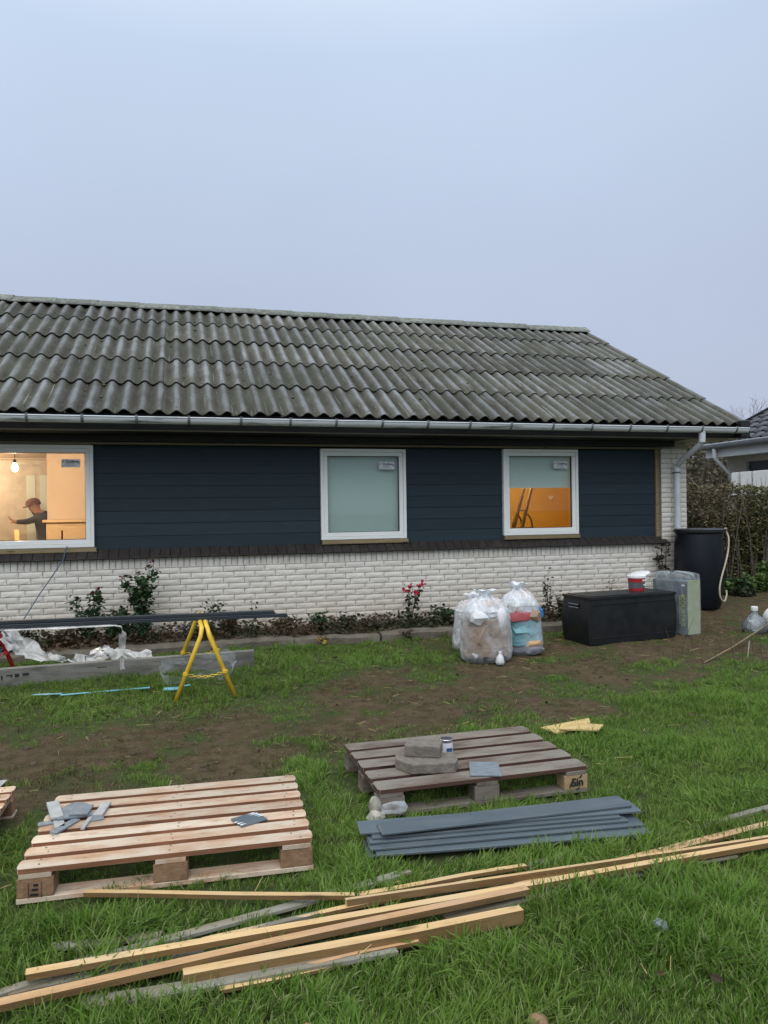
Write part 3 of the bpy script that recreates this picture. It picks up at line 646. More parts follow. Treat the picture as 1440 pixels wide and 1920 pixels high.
MB().lathe([(.02, -.06), (.10, -.045), (.14, 0), (.13, .03), (.05, .05)], 18).build('lamp_shade', M['whiteplastic'], hl, smooth=True)
lamp('hall_fill_light', (0, 0, -.12), 44, (1, .70, .45), hl)
cl_ = empty('ceiling_lamp', (4.9, 10.2, 2.40), label='ceiling lamp lighting the orange room behind the right window', cat='lamp')
MB().lathe([(.02, -.06), (.10, -.045), (.14, 0), (.13, .03), (.05, .05)], 18).build('lamp_shade', M['whiteplastic'], cl_, smooth=True)
lamp('ceiling_light', (0, 0, -.12), 32, (1, .72, .38), cl_)
# wooden stepladder in the orange room
ld_ = empty('wooden_ladder', (0, 0, 0), label='wooden stepladder in the orange room behind the right window', cat='ladder')
for a, b in (((4.99, 10.3, 1.93), (4.51, 10.2, FZ)), ((5.115, 10.3, 1.93), (4.65, 10.2, FZ))):
    MB().bar(a, b, .03, .045).build('rail', M['beam'], ld_, bevel=.004)
for t in (.25, .45, .62, .8): MB().bar((4.99-.48*t, 10.3-.1*t, 1.93-1.51*t), (5.115-.465*t, 10.3-.1*t, 1.93-1.51*t), .04, .02).build('rung', M['beam'], ld_)
for dx in (0, .17):
    MB().tube([(4.77+dx, 10.26, 1.31), (4.82+dx, 10.3, 1.47), (4.89+dx, 10.35, 1.50), (4.97+dx, 10.4, 1.42), (5.04+dx, 10.46, 1.2), (5.12+dx, 10.55, FZ)], .014, 8).build('rear_leg', M['beam'], ld_, smooth=True)
MB().bar((4.68, 10.23, 1.285), (5.12, 10.33, 1.285), .03, .03).build('brace', M['beam'], ld_)
# low wooden cabinet below the plain wall, with tool
cb = empty('wooden_cabinet', (-1.38, 10.95, FZ), label='low tan wooden cabinet by the plain wall inside the left window', cat='cabinet')
MB().box((-.36, -.2, 0), (.9, .2, 1.06)).build('body', M['tanboard'], cb, bevel=.006)
MB().box((-.40, -.24, 1.062), (.94, .22, 1.10)).build('top', M['tanboard'], cb, bevel=.006)
for k in range(2): MB().box((-.32+k*.6, -.212, .08), (.24+k*.6, -.2005, 1.0)).build('door_panel', M['tanboard'], cb, bevel=.004)
br_ = empty('broom', (-1.47, 10.2, FZ), label='thin dark red stick standing before the cabinet', cat='stick')
MB().tube([(0, 0, 0), (.0, .03, .965)], .011, 8).build('handle', M['bud'], br_)
pt_ = empty('plaster_tube', (-2.0, 10.3, FZ), label='pale upright tube below the glowing bulb', cat='tube')
MB().tube([(0, 0, 0), (-.01, 0, .985)], .028, 10).build('tube', M['batten'], pt_, smooth=True)

# ------------------------------------------------------------------ person in the room
def skin_mesh(name, nodes, edges, mats, assign, sub=2):
    me_ = bpy.data.meshes.new(name); bm = bmesh.new(); lay = bm.verts.layers.skin.verify(); vv = []
    for (p, r_) in nodes:
        v_ = bm.verts.new(p); v_[lay].radius = (r_, r_) if not isinstance(r_, tuple) else r_; vv.append(v_)
    vv[0][lay].use_root = True
    for a, b in edges: bm.edges.new((vv[a], vv[b]))
    bm.to_mesh(me_); bm.free()
    o = bpy.data.objects.new(name, me_); COL.objects.link(o); o.modifiers.new('s', 'SKIN').use_smooth_shade = True
    sb = o.modifiers.new('d', 'SUBSURF'); sb.levels = sub; sb.render_levels = sub
    m2 = bpy.data.meshes.new_from_object(o.evaluated_get(bpy.context.evaluated_depsgraph_get())); bpy.data.objects.remove(o)
    m2.materials.clear()
    for m in mats: m2.materials.append(m)
    for p in m2.polygons: p.material_index = assign(p.center); p.use_smooth = True
    m2.name = name; return m2
M['skin'] = simple('skin', (.50, .29, .21), (.45, .25, .18), 6, .55)
M['navy'] = simple('navy_jumper', (.075, .085, .115), (.06, .068, .09), 12, .9)
M['trousers'] = simple('dark_trousers', (.03, .032, .04), rough=.9)
M['cap'] = simple('maroon_cap', (.19, .105, .095), (.14, .075, .07), 10, .9)
person = empty('person', (-1.91, 11.68, FZ), label='person in dark jumper and maroon cap reaching left inside the left window', cat='person')
nd = [((0.02, 0, .80), (.15, .12)), ((.0, 0, 1.0), (.15, .12)), ((-.02, 0, 1.18), (.17, .13)), ((-.04, 0, 1.30), (.13, .10)), ((-.10, -.02, 1.36), .058), ((-.14, -.03, 1.43), (.085, .095)), ((-.16, -.04, 1.52), (.095, .108)),
      ((-.10, -.12, 1.26), .065), ((-.24, -.16, 1.21), .050), ((-.35, -.2, 1.215), .038), ((-.395, -.21, 1.22), .032), ((-.42, -.215, 1.235), .026),
      ((.12, .10, 1.30), .072), ((.20, .12, 1.10), .055), ((.12, -.06, 1.0), .042), ((.05, -.16, 1.02), .034),
      ((.02, -.11, .72), .095), ((-.02, -.12, .42), .068), ((.0, -.11, .1), .05), ((-.10, -.12, .04), .045),
      ((.05, .11, .72), .095), ((.06, .12, .42), .068), ((.08, .13, .1), .05), ((-.02, .13, .04), .045)]
ed = [(0, 1), (1, 2), (2, 3), (3, 4), (4, 5), (5, 6), (3, 7), (7, 8), (8, 9), (9, 10), (10, 11), (3, 12), (12, 13), (13, 14), (14, 15), (0, 16), (16, 17), (17, 18), (18, 19), (0, 20), (20, 21), (21, 22), (22, 23)]
def asg(c):
    if c.z > 1.355 and c.x < .0 and c.y > -.14: return 0
    if c.x < -.365: return 0
    return 2 if c.z < .78 else 1
put('body', skin_mesh('body', nd, ed, [M['skin'], M['navy'], M['trousers']], asg), person)
mb = MB()                                     # five fingers of the reaching hand
for k, (dy, dz, L) in enumerate(((-.03, .015, .07), (-.012, .03, .08), (.006, .03, .075), (.022, .02, .06))):
    mb.tube([(-.425, -.215+dy*.6, 1.225+dz*.6), (-.455, -.215+dy, 1.235+dz), (-.46-L*.3, -.215+dy, 1.235+dz+L*.5)], [.010, .009, .007], 6)
mb.tube([(-.40, -.235, 1.21), (-.43, -.26, 1.20), (-.45, -.27, 1.21)], [.011, .010, .008], 6); mb.build('fingers', M['skin'], person, smooth=True)
cap = MB().lathe([(.112, 0), (.115, .03), (.10, .08), (.06, .115), (.005, .125)], 18, capb=False); cap.prism([(-.11+.22*0, -.08), (-.15, -.06), (-.165, .0), (-.15, .06), (-.11, .08)], -.004, .008)
cap.build('cap', M['cap'], person, (-.150, -.04, 1.475), (0, R(-12), 0), smooth=True)
mb = MB()
mb.lathe([(.002, -.012), (.012, -.006), (.014, .006), (.004, .016)], 8, (-.245, -.04, 1.485)); mb.lathe([(.003, -.03), (.016, -.015), (.018, .01), (.006, .03)], 8, (-.13, -.135, 1.485)); mb.build('nose_and_ear', M['skin'], person, smooth=True)

person.scale = (.90, .90, .885)
# ------------------------------------------------------------------ planting bed along the wall
bv = []; bf = []; bx = np.arange(XL, 4.7, .09); by_ = [8.23, 8.34, 8.45, 8.56, 8.68, 8.80]
for j, y in enumerate(by_):
    for x in bx: bv.append((x, y, .10 if j == 0 else .175+.055*(j/5)+.035*nz(x, y, 4, 4)+.02*nz(x, y, 1, 11)))
nb = len(bx); bf = [(j*nb+i, j*nb+i+1, (j+1)*nb+i+1, (j+1)*nb+i) for j in range(5) for i in range(nb-1)]
tag(MB().add(bv, bf).build('bed_soil', M['bedsoil'], smooth=True), kind='structure')
edg = empty('bed_edging', (0, 0, 0), label='row of rough mossy edging stones along the planting bed', cat='edging')
x_ = -5.1; k = 0
while x_ < 4.35:
    L = rng.uniform(.62, 1.0); mb = MB(); nseg = 9; v = []; f = []
    for i in range(nseg+1):
        t = i/nseg; xx = -L/2+L*t; e_ = .012 if i in (0, nseg) else 0
        a = rng.uniform(-.012, .012); b = rng.uniform(-.010, .010)
        v += [(xx, -.075+a+e_, -.08), (xx, -.082+a+e_, .05+b-e_), (xx, -.06+a, .07+b-e_), (xx, .07, .075+b-e_), (xx, .08, -.08)]
    for i in range(nseg):
        for q_ in range(4): f.append((i*5+q_, (i+1)*5+q_, (i+1)*5+q_+1, i*5+q_+1))
    f += [(0, 1, 2, 3, 4), tuple(nseg*5+q_ for q_ in (4, 3, 2, 1, 0))]
    mb.add(v, f); mb.build('edging_stone', M['stone'], edg, (x_+L/2, 8.225+.012*math.sin(k*2.1), .125+rng.uniform(-.012, .012)), (rng.uniform(-.06, .04), rng.uniform(-.012, .012), rng.uniform(-.03, .03)), angle=50)
    x_ += L+rng.uniform(.006, .03); k += 1

def leaves(mb, pts, size, rr, flat=.5, n=5, curl=.2):
    for p in pts:
        s_ = size*rr.uniform(.6, 1.3)
        q_ = Euler((rr.uniform(-1.2, 1.2)*(1-flat*.5), rr.uniform(-1.2, 1.2), rr.uniform(0, 6.28))).to_matrix()
        sh = [(0, -.5, 0), (.3, -.15, curl*.12), (.27, .2, curl*.1), (0, .55, -curl*.2), (-.27, .2, curl*.1), (-.3, -.15, curl*.12)]
        mb.add([Vector(p)+q_ @ Vector(c)*s_ for c in sh], [(0, 1, 2, 3), (0, 3, 4, 5)])
def shrub(name, loc, H, W, ns, nl, leaf, seed, label, group=None, size=.04, lower=.25, stemm='stem', rad=.006, lean=(0, 0), flowers=None, nf=0, fsize=.03, cat='plant', buds=None, depth=.35):
    rr = random.Random(seed); t = empty(name, loc, label=label, cat=cat, group=group); st = MB(); pts = []; tips = []
    for i in range(ns):
        a = rr.uniform(0, 6.28); h_ = H*rr.uniform(.6, 1.0); dx = math.cos(a)*W*rr.uniform(.2, 1)*.5+lean[0]; dy = math.sin(a)*min(W, depth)*rr.uniform(.1, .6)*.5+lean[1]
        P_ = [Vector((dx*.15*k_+dx*.85*(k_/5)**1.5 if 0 else dx*(k_/5)**1.3+rr.uniform(-.02, .02)*W, dy*(k_/5)**1.2+rr.uniform(-.02, .02)*W, h_*k_/5-(0.02 if k_ == 0 else 0))) for k_ in range(6)]
        st.tube(P_, [rad*(1-.13*k_) for k_ in range(6)], 5); tips.append(P_[-1])
        for b in range(3):
            k_ = rr.randint(2, 4); p0 = P_[k_]; p1 = p0+Vector((rr.uniform(-1, 1)*W*.28, rr.uniform(-1, 1)*min(W, depth)*.2, rr.uniform(.02, .16)*H)); st.tube([p0, (p0+p1)/2+Vector((0, 0, .01)), p1], [rad*.6, rad*.5, rad*.3], 4); tips.append(p1)
            pts += [p0.lerp(p1, rr.random())+Vector((rr.gauss(0, .022), rr.gauss(0, .022), rr.gauss(0, .022))) for _ in range(max(1, nl//(ns*6)))]
        for _ in range(max(1, nl//(ns*2))):
            u_ = lower+(1-lower)*rr.random(); k_ = min(4, int(u_*5)); p = P_[k_].lerp(P_[k_+1], u_*5-k_); pts.append(p+Vector((rr.gauss(0, .03), rr.gauss(0, .03), rr.gauss(0, .02))))
    st.build('stems', M[stemm], t)
    lm = MB(); leaves(lm, pts, size, rr); tag(lm.build('foliage', M[leaf], t), kind='stuff')
    if flowers:
        tips.sort(key=lambda p: -p.z)
        for i in range(nf):
            p = tips[i % len(tips)]+Vector((rr.gauss(0, .02), -.02, rr.gauss(0, .02))); fm = MB(); leaves(fm, [p+Vector((rr.gauss(0, fsize*.3), rr.gauss(0, fsize*.3), rr.gauss(0, fsize*.25))) for _ in range(12)], fsize*.8, rr)
            fm.build('flower', M[flowers], t)
    return t
shrub('rose_bush', (-.42, 8.50, .19), .90, .44, 8, 900, 'roseleaf', 11, 'tall leafy green rose bush with dark red buds against the white brick', size=.052, lower=.1, flowers='bud', nf=4, fsize=.035, cat='rose bush', rad=.007)
shrub('rose_bush', (-.98, 8.50, .19), .62, .36, 6, 460, 'roseleaf', 12, 'smaller rose bush with dark buds, left of the tall rose bush', size=.05, lower=.2, flowers='bud', nf=3, fsize=.035, cat='rose bush', rad=.006)
shrub('low_shrub', (-.66, 8.52, .19), .42, .66, 14, 760, 'roseleaf', 13, 'dark tangled low shrub between the two leafy rose bushes', size=.05, lower=.0, cat='shrub')
shrub('low_shrub', (-1.65, 8.52, .19), .34, .6, 12, 300, 'darkleaf', 14, 'dark low shrub at the left edge behind the red trestle', size=.045, lower=.0, cat='shrub')
shrub('low_shrub', (-1.25, 8.48, .19), .28, .5, 10, 240, 'brownleaf', 15, 'brown withered low plant under the dark rails at left', size=.045, lower=.0, cat='shrub')
shrub('twiggy_rose', (.30, 8.55, .2), .50, .30, 4, 60, 'darkleaf', 16, 'thin leafy rose twigs showing above the rails over the yellow trestle', size=.05, lower=.6, cat='rose bush', rad=.004)
shrub('round_shrub', (.50, 8.45, .19), .30, .26, 22, 500, 'brownleaf', 17, 'rounded brown dry shrub behind the yellow trestle', size=.03, lower=.1, cat='shrub')
shrub('low_shrub', (.15, 8.42, .19), .22, .5, 12, 260, 'darkleaf', 18, 'low dark plants left of the round dry shrub', size=.04, lower=.0, cat='shrub')
shrub('bare_twigs', (.78, 8.6, .2), .44, .22, 4, 12, 'darkleaf', 19, 'few bare twigs behind the end of the dark rails', size=.04, lower=.7, cat='twigs', rad=.003, stemm='twig')
shrub('withered_plant', (1.12, 8.5, .2), .22, .34, 12, 240, 'brownleaf', 20, 'reddish brown withered plant right of the rail ends', size=.035, lower=.1, cat='plant')
shrub('low_shrub', (1.52, 8.52, .2), .24, .30, 8, 130, 'roseleaf', 21, 'dark green leaf clump under the middle of the wall', size=.06, lower=.2, cat='shrub')
shrub('low_shrub', (1.82, 8.5, .2), .20, .34, 8, 130, 'darkleaf', 22, 'dull grey green low clump left of the red flowering rose', size=.055, lower=.1, cat='shrub')
shrub('flowering_rose', (2.62, 8.52, .2), .50, .34, 7, 150, 'darkleaf', 23, 'rose bush with bright red flowers in the middle of the bed', size=.05, lower=.05, flowers='petal', nf=8, fsize=.05, cat='rose bush', rad=.004)
shrub('withered_plant', (2.15, 8.45, .2), .18, .5, 14, 200, 'brownleaf', 24, 'straw coloured withered tuft left of the red rose', size=.035, lower=.0, cat='plant', stemm='twig')
shrub('low_shrub', (3.05, 8.5, .2), .25, .42, 10, 230, 'roseleaf', 25, 'green leafy clump left of the rubbish bags', size=.05, lower=.0, cat='shrub')
shrub('low_shrub', (3.75, 8.5, .2), .22, .4, 10, 160, 'darkleaf', 35, 'dark low clump behind the rubbish bags', size=.045, lower=.0, cat='shrub')
shrub('bare_rose', (4.42, 8.5, .2), .62, .34, 5, 60, 'deadleaf', 26, 'bare dark rose twigs with shrivelled leaves left of the black box', size=.045, lower=.35, cat='rose bush', rad=.004)
shrub('round_shrub', (4.52, 8.35, .17), .34, .24, 16, 300, 'darkleaf', 27, 'round dark green shrub touching the black storage box', size=.035, lower=.0, cat='shrub')
shrub('bare_twigs', (5.35, 8.6, .22), .62, .2, 3, 22, 'deadleaf', 28, 'few thin twigs rising behind the black storage box', size=.035, lower=.75, cat='twigs', rad=.003)
shrub('dark_climber', (6.25, 8.70, .24), .95, .26, 6, 130, 'deadleaf', 29, 'dark shrivelled climber between the wall and the rain barrel', size=.055, lower=.3, cat='climber', rad=.006, depth=.1)
shrub('lilac_sprig', (.02, 8.48, .2), .20, .08, 5, 60, 'bluebloom', 30, 'small faded lilac flower spike beside the yellow trestle', size=.025, lower=.3, cat='flower')
shrub('weed_tuft', (1.50, 8.12, .1), .12, .2, 6, 60, 'yellowleaf', 31, 'small yellow green weed in front of the edging stones', size=.04, lower=.1, cat='weed')
shrub('weed_tuft', (2.45, 8.12, .1), .16, .2, 7, 70, 'brownleaf', 32, 'brown weed hanging over the edging stones below the red rose', size=.035, lower=.1, cat='weed')
# loose ground cover in the bed
rr = random.Random(77); gm_ = MB(); gb = MB()
for _ in range(6500):
    x = rr.uniform(XL, 4.6); y = rr.uniform(8.28, 8.78); p = (x, y, .20+.05*(y-8.28)+rr.random()**2*.13)
    (gm_ if nz(x, y, 8, 1.8)+rr.uniform(-.3, .3) > .0 else gb).v; leaves(gm_ if nz(x, y, 8, 1.8)+rr.uniform(-.3, .3) > .0 else gb, [p], .048, rr)
tag(gm_.build('bed_ground_cover', M['darkleaf']), 'dark green ground cover creeping through the bed', 'ground cover', kind='stuff')
tag(gb.build('bed_leaf_litter', M['brownleaf']), 'brown fallen leaves and debris on the bed', 'leaf litter', kind='stuff')

# ------------------------------------------------------------------ trestles, rails, concrete plank
def trestle(name, mat, loc, rz, label, chain):
    t = empty(name, loc, rz, label=label, cat='trestle')
    L = 1.0
    for s_ in (-1, 1):
        xt = .022*s_; xb = .24*s_; yo = .012*s_
        pts = [(xb, yo, 0), (xt*1.6, yo, .52), (xt*1.2, yo+.02, .565), (xt, yo+.06, .582), (xt, yo+L-.06, .582), (xt*1.2, yo+L-.02, .565), (xt*1.6, yo+L, .52), (xb, yo+L, 0)]
        MB().tube(pts, .0185, 10).build('leg_frame', mat, t, smooth=True)
    for yy in (.0, 1.0):
        ch = MB(); k = 11
        for i in range(k):
            u_ = (i+.5)/k; x_ = -.155+.31*u_; z_ = .215-.028*math.sin(math.pi*u_)
            c_, s2 = math.cos(i*math.pi/2), math.sin(i*math.pi/2)
            ring_ = [(x_+.019*math.cos(q_*6.283/8), yy+.010*math.sin(q_*6.283/8)*c_, z_+.010*math.sin(q_*6.283/8)*s2) for q_ in range(9)]
            ch.tube(ring_, .0032, 5, cap=False)
        ch.build('chain', chain, t, smooth=True)
        for s_ in (-1, 1): MB().lathe([(.022, -.012), (.022, .012)], 8, (.158*s_, yy-.015, .222)).build('chain_lug', mat, t)
    return t
trestle('trestle', M['yellow'], (.170, 6.30, gzn(.17, 6.8)-.01), R(1), 'yellow tubular steel trestle with a chain between its legs', M['yellow'])
trestle('trestle', M['red'], (-1.93, 6.66, gzn(-1.7, 7.0)+.012), R(-11), 'red tubular steel trestle at the left edge', M['red'])
rails = [((-2.35, 6.66, .692), (.905, 6.74, .650), .045, .030), ((-2.4, 6.72, .6935), (.80, 6.80, .650), .05, .030), ((-2.3, 6.69, .724), (.795, 6.765, .680), .06, .026)]
labs = ['dark grey metal trim rail on the trestles, longest one with tapered end', 'dark grey trim rail lying behind the longest rail on the trestles', 'dark grey trim rail on top of the other two on the trestles']
for (a, b, wd, ht), lb in zip(rails, labs):
    d_ = Vector(b)-Vector(a); L = d_.length
    mb = MB().box((0, -wd/2, -ht/2), (L, wd/2, ht/2-.012)).box((0, -wd/2, ht/2-.0118), (L, -wd/2+.012, ht/2)).box((0, wd/2-.012, ht/2-.0118), (L, wd/2, ht/2))
    o = mb.build('trim_rail', M['rail'], None, a, d_.to_track_quat('X', 'Z').to_euler(), bevel=.002); tag(o, lb, 'rail', 'dark rails on the trestles')
cp = empty('concrete_plank', (-.52, 7.26, gzn(-.5, 7.2)), R(2.7), label='long grey concrete plank lying on edge in the grass', cat='plank')
cp.rotation_euler = (0, R(-.2), R(2.7))
MB().box((-1.75, -.03, -.02), (1.18, .03, .150)).build('plank_body', M['concrete'], cp, bevel=.006, jit=.0015)
mk = MB()
for (a, b, wd, hh_) in ((-1.05, .085, .025, .012), (-1.02, .07, .012, .04), (-.96, .088, .05, .01), (-.945, .075, .012, .012), (-.90, .083, .035, .03), (-.83, .088, .05, .022), (-.20, .10, .08, .006)):
    mk.box((a-wd/2, -.0325, b-hh_/2), (a+wd/2, -.0308, b+hh_/2))
mk.build('painted_marks', M['ink'], cp)

# plastic sheets around the trestles
def strip_mesh(path, wfun, dirfun, mat, name, parent=None, seed=0, nw=7, amp=.02):
    v = []; f = []; n_ = len(path)
    for i, p in enumerate(path):
        for j in range(nw):
            u_ = (j/(nw-1)-.5); d_ = Vector(dirfun(i/(n_-1))); q_ = Vector(p)+d_*(u_*wfun(i/(n_-1)))
            q_ += Vector((nz(i*.6, j*.8, seed), nz(i*.6, j*.8, seed+9), nz(i*.6, j*.8, seed+20)))*amp; v.append(q_)
    for i in range(n_-1):
        for j in range(nw-1): f.append((i*nw+j, (i+1)*nw+j, (i+1)*nw+j+1, i*nw+j+1))
    return MB().add(v, f).build(name, mat, parent, smooth=True)
def lerp_path(P, n_):
    o = []
    for i in range(n_):
        t = i/(n_-1)*(len(P)-1); k = min(int(t), len(P)-2); o.append(Vector(P[k]).lerp(Vector(P[k+1]), t-k))
    return o
fl = strip_mesh(lerp_path([(-1.62, 7.62, .50), (-1.48, 7.66, .36), (-1.25, 7.62, .25), (-1.0, 7.60, .20), (-.80, 7.62, .19), (-.62, 7.6, .27)], 26), lambda t: .16+.08*math.sin(t*9), lambda t: (.2, .6, .7-.5*t), M['filmwhite'], 'plastic_sheet', seed=3, amp=.07)
tag(fl, 'crumpled milky plastic sheet behind the concrete plank', 'plastic sheet')
fl = strip_mesh(lerp_path([(-.88, 7.45, .23), (-.75, 7.5, .30), (-.62, 7.5, .26), (-.45, 7.45, .25), (-.30, 7.42, .24)], 16), lambda t: .14, lambda t: (.2, .8, .5), M['filmwhite'], 'paper_sheet', seed=8, amp=.07)
tag(fl, 'crumpled white and brown packing paper behind the concrete plank', 'packing paper')
fl = strip_mesh(lerp_path([(-1.4, 6.66, .655), (-.9, 6.665, .650), (-.56, 6.67, .646), (-.50, 6.66, .635), (-.495, 6.66, .55), (-.505, 6.66, .38), (-.50, 6.66, .27)], 30), lambda t: .05+.015*math.sin(t*12), lambda t: (0, .9, .2) if t < .6 else (.9, .4, 0), M['filmwhite'], 'plastic_strap', seed=5, amp=.008)
tag(fl, 'strip of clear plastic hanging down from the dark rails', 'plastic strip')
rg = []
for i in range(41):
    t = i/40*2*math.pi; rg.append((.12+.31*math.cos(t), 6.72+.26*math.sin(t), .235+.045*math.sin(t+.6)+.02*math.sin(3*t)))
fl = strip_mesh(rg, lambda t: .085+.03*math.sin(t*16), lambda t: (.25*math.cos(t*6.28), .25*math.sin(t*6.28), .95), M['filmthin'], 'plastic_wrap', seed=12, amp=.03, nw=6)
tag(fl, 'loop of clear plastic film slung round the yellow trestle legs', 'plastic film')
# blue cable from the window
tag(MB().tube([(-1.215, 8.80, 1.235), (-1.222, 8.74, 1.20), (-1.24, 8.70, 1.10), (-1.31, 8.50, .96), (-1.40, 8.2, .78), (-1.50, 8.0, .58), (-1.60, 7.85, .38), (-1.75, 7.75, .22), (-2.2, 7.6, .12)], .0065, 6).build('power_cable', M['cable'], None, smooth=True), 'blue grey cable running from the left window down to the ground', 'cable')
# cyan strips
for (a, b, wd), lb in zip([((-1.21, 6.70, .085), (-.98, 6.67, .085), .035), ((-.98, 6.62, .085), (-.28, 6.66, .085), .03), ((-.17, 6.56, .085), (-.02, 6.545, .085), .095), ((-.02, 6.65, .08), (.05, 6.67, .08), .03)], ['short cyan plastic strip furthest left in the grass', 'long thin cyan plastic strip in the grass', 'wide cyan plastic offcut beside the yellow trestle foot', 'tiny cyan plastic sliver behind the yellow trestle leg']):
    tag(MB().bar((a[0], a[1], a[2]+.018), (b[0], b[1], b[2]+.018), wd, .005).build('cyan_strip', M['cyan'], bevel=.001), lb, 'plastic strip', 'cyan strips in the grass')

# ------------------------------------------------------------------ rubbish bags
def chunk(mb, c, r, rr, mi=0, boxy=0.):
    bm = bmesh.new(); bmesh.ops.create_icosphere(bm, subdivisions=2, radius=1); s0 = rr.random()*50
    vs_ = []
    for v in bm.verts:
        p = v.co.copy(); m_ = max(abs(p.x), abs(p.y), abs(p.z)); p = p.lerp(p/m_, boxy); p *= 1+.30*mnoise.noise(p*1.7+Vector((s0, 0, 0)))+.12*mnoise.noise(p*5+Vector((s0, 3, 0)))
        vs_.append((c[0]+p.x*r[0], c[1]+p.y*r[1], c[2]+p.z*r[2]))
    mb.add(vs_, [tuple(v.index for v in f.verts) for f in bm.faces], mi); bm.free()
def bag(loc, rx, ry, H, seed, label, contents, fills=(), lean=(0, 0)):
    rr = random.Random(seed); t = empty('rubbish_bag', loc, label=label, cat='rubbish bag', group='clear rubbish bags on the lawn')
    nA, nH = 110, 60; v = []; f = []
    prof = [(0, .86), (.04, 1.0), (.15, 1.05), (.40, 1.02), (.60, .96), (.72, .86), (.80, .70), (.86, .48), (.90, .28), (.925, .19), (.95, .27), (1.0, .46)]
    def pr(t_):
        for (a, b), (c, d) in zip(prof, prof[1:]):
            if t_ <= c: return b+(d-b)*(t_-a)/(c-a)
        return prof[-1][1]
    for i in range(nH+1):
        u_ = i/nH
        for k in range(nA):
            a = 2*math.pi*k/nA; ca, sa = math.cos(a), math.sin(a)
            sq = (abs(ca)**2.5+abs(sa)**2.5)**(-1/2.5) if u_ < .8 else 1+((abs(ca)**2.5+abs(sa)**2.5)**(-1/2.5)-1)*(1-u_)/.2
            r_ = pr(u_)*sq; fold = .07*math.sin(a*13+nz(ca, sa, seed, 2)*7)*max(0, (u_-.55)/.45)+.022*nz(ca*2.2, sa*2.2, u_*5+seed, 2.2)+.05*nz(ca, sa, u_*2.4+seed*3, 1.6)
            crease = .05*max(0, .16-abs(nz(ca*2.2+u_*1.5, sa*2.2-u_, u_*4+seed, 1.7)))+.04*max(0, .12-abs(nz(ca*5, sa*5+u_*2, u_*8+seed, 1.5)))
            r_ = r_*(1+fold*1.2)-crease
            z_ = H*u_*(1+.05*nz(ca, sa, seed+7, 1.2)*(u_ > .7)); v.append((rx*r_*ca+lean[0]*u_*u_, ry*r_*sa+lean[1]*u_*u_, z_))
    for i in range(nH):
        for k in range(nA): f.append((i*nA+k, i*nA+(k+1) % nA, (i+1)*nA+(k+1) % nA, (i+1)*nA+k))
    f.append(tuple(range(nA-1, -1, -1)))
    MB().add(v, f).build('film', M['film'], t, smooth=True)
    tv = [(p[0]*1.006, p[1]*1.006, p[2]+.002) for p in v[int(.70*nH)*nA:]]; nt_ = nH-int(.70*nH)
    MB().add(tv, [(i*nA+k, i*nA+(k+1) % nA, (i+1)*nA+(k+1) % nA, (i+1)*nA+k) for i in range(nt_) for k in range(nA)]).build('gathered_top', M['filmtop'], t, smooth=True)
    for nm, mat, u0, u1 in fills:
        i0, i1 = int(u0*nH), int(u1*nH); hv = []; hf = []
        for i in range(i0, i1+1):
            edge = .80 if i in (i0, i1) and i1 < nH*.8 and i0 > 0 else .955
            for k in range(nA):
                x_, y_, z_ = v[i*nA+k]; e2 = edge-.07*abs(nz(k*.31, i*.33, seed+31))-.05*nz(k*.11, i*.13, seed+51)
                hv.append((x_*e2, y_*e2, z_+.012+.035*nz(k*.12, i*.05, seed+70)))
        for i in range(i1-i0):
            for k in range(nA): hf.append((i*nA+k, i*nA+(k+1) % nA, (i+1)*nA+(k+1) % nA, (i+1)*nA+k))
        hf += [tuple(range(nA-1, -1, -1)), tuple((i1-i0)*nA+k for k in range(nA))]
        MB().add(hv, hf).build(nm, M[mat], t, angle=28)
    for nm, mat, cs_ in contents:
        for (c, r, bx_) in cs_:
            mb = MB(); chunk(mb, c, r, rr, 0, bx_); mb.build(nm, M[mat], t, angle=35)
    return t
b1 = bag((2.925, 6.96, .07), .25, .20, .70, 3, 'front rubbish bag full of brown cardboard with white paper on top', [
    ('cardboard', 'cardboard', [((0, -.01, .22), (.20, .165, .21), .75), ((.06, -.08, .36), (.10, .06, .09), .6), ((-.06, -.06, .10), (.11, .1, .08), .3)]),
    ('paper', 'paper', [((-.13, -.13, .45), (.10, .07, .07), .2), ((.02, -.08, .50), (.10, .09, .06), .2), ((.10, -.15, .42), (.06, .05, .11), .1), ((.10, -.11, .08), (.08, .06, .06), .2), ((-.15, -.10, .08), (.06, .06, .05), .2)]),
    ('packaging', 'batten_pink', [((-.03, -.10, .42), (.06, .05, .05), .1), ((.02, -.13, .12), (.09, .03, .04), .3)])], [('cardboard_fill', 'cardboard', .05, .63), ('paper_fill', 'rubbishmix', .64, .86)])
MB().lathe([(.03, 0), (.045, .03), (.035, .08), (.012, .11), (.02, .13)], 12).build('tag_bag', M['paper'], b1, (.03, -.27, .0), (R(-8), R(6), 0), smooth=True, jit=.006)
bag((2.97, 7.43, .085), .20, .15, .60, 7, 'rubbish bag half hidden behind the front bag, grey and white filled', [
    ('paper', 'paper', [((0, 0, .34), (.14, .12, .12), .3)]), ('rubbish', 'greyrubbish', [((0, 0, .15), (.14, .13, .13), .4)])], [('rubbish_fill', 'rubbishmix', .03, .86)])
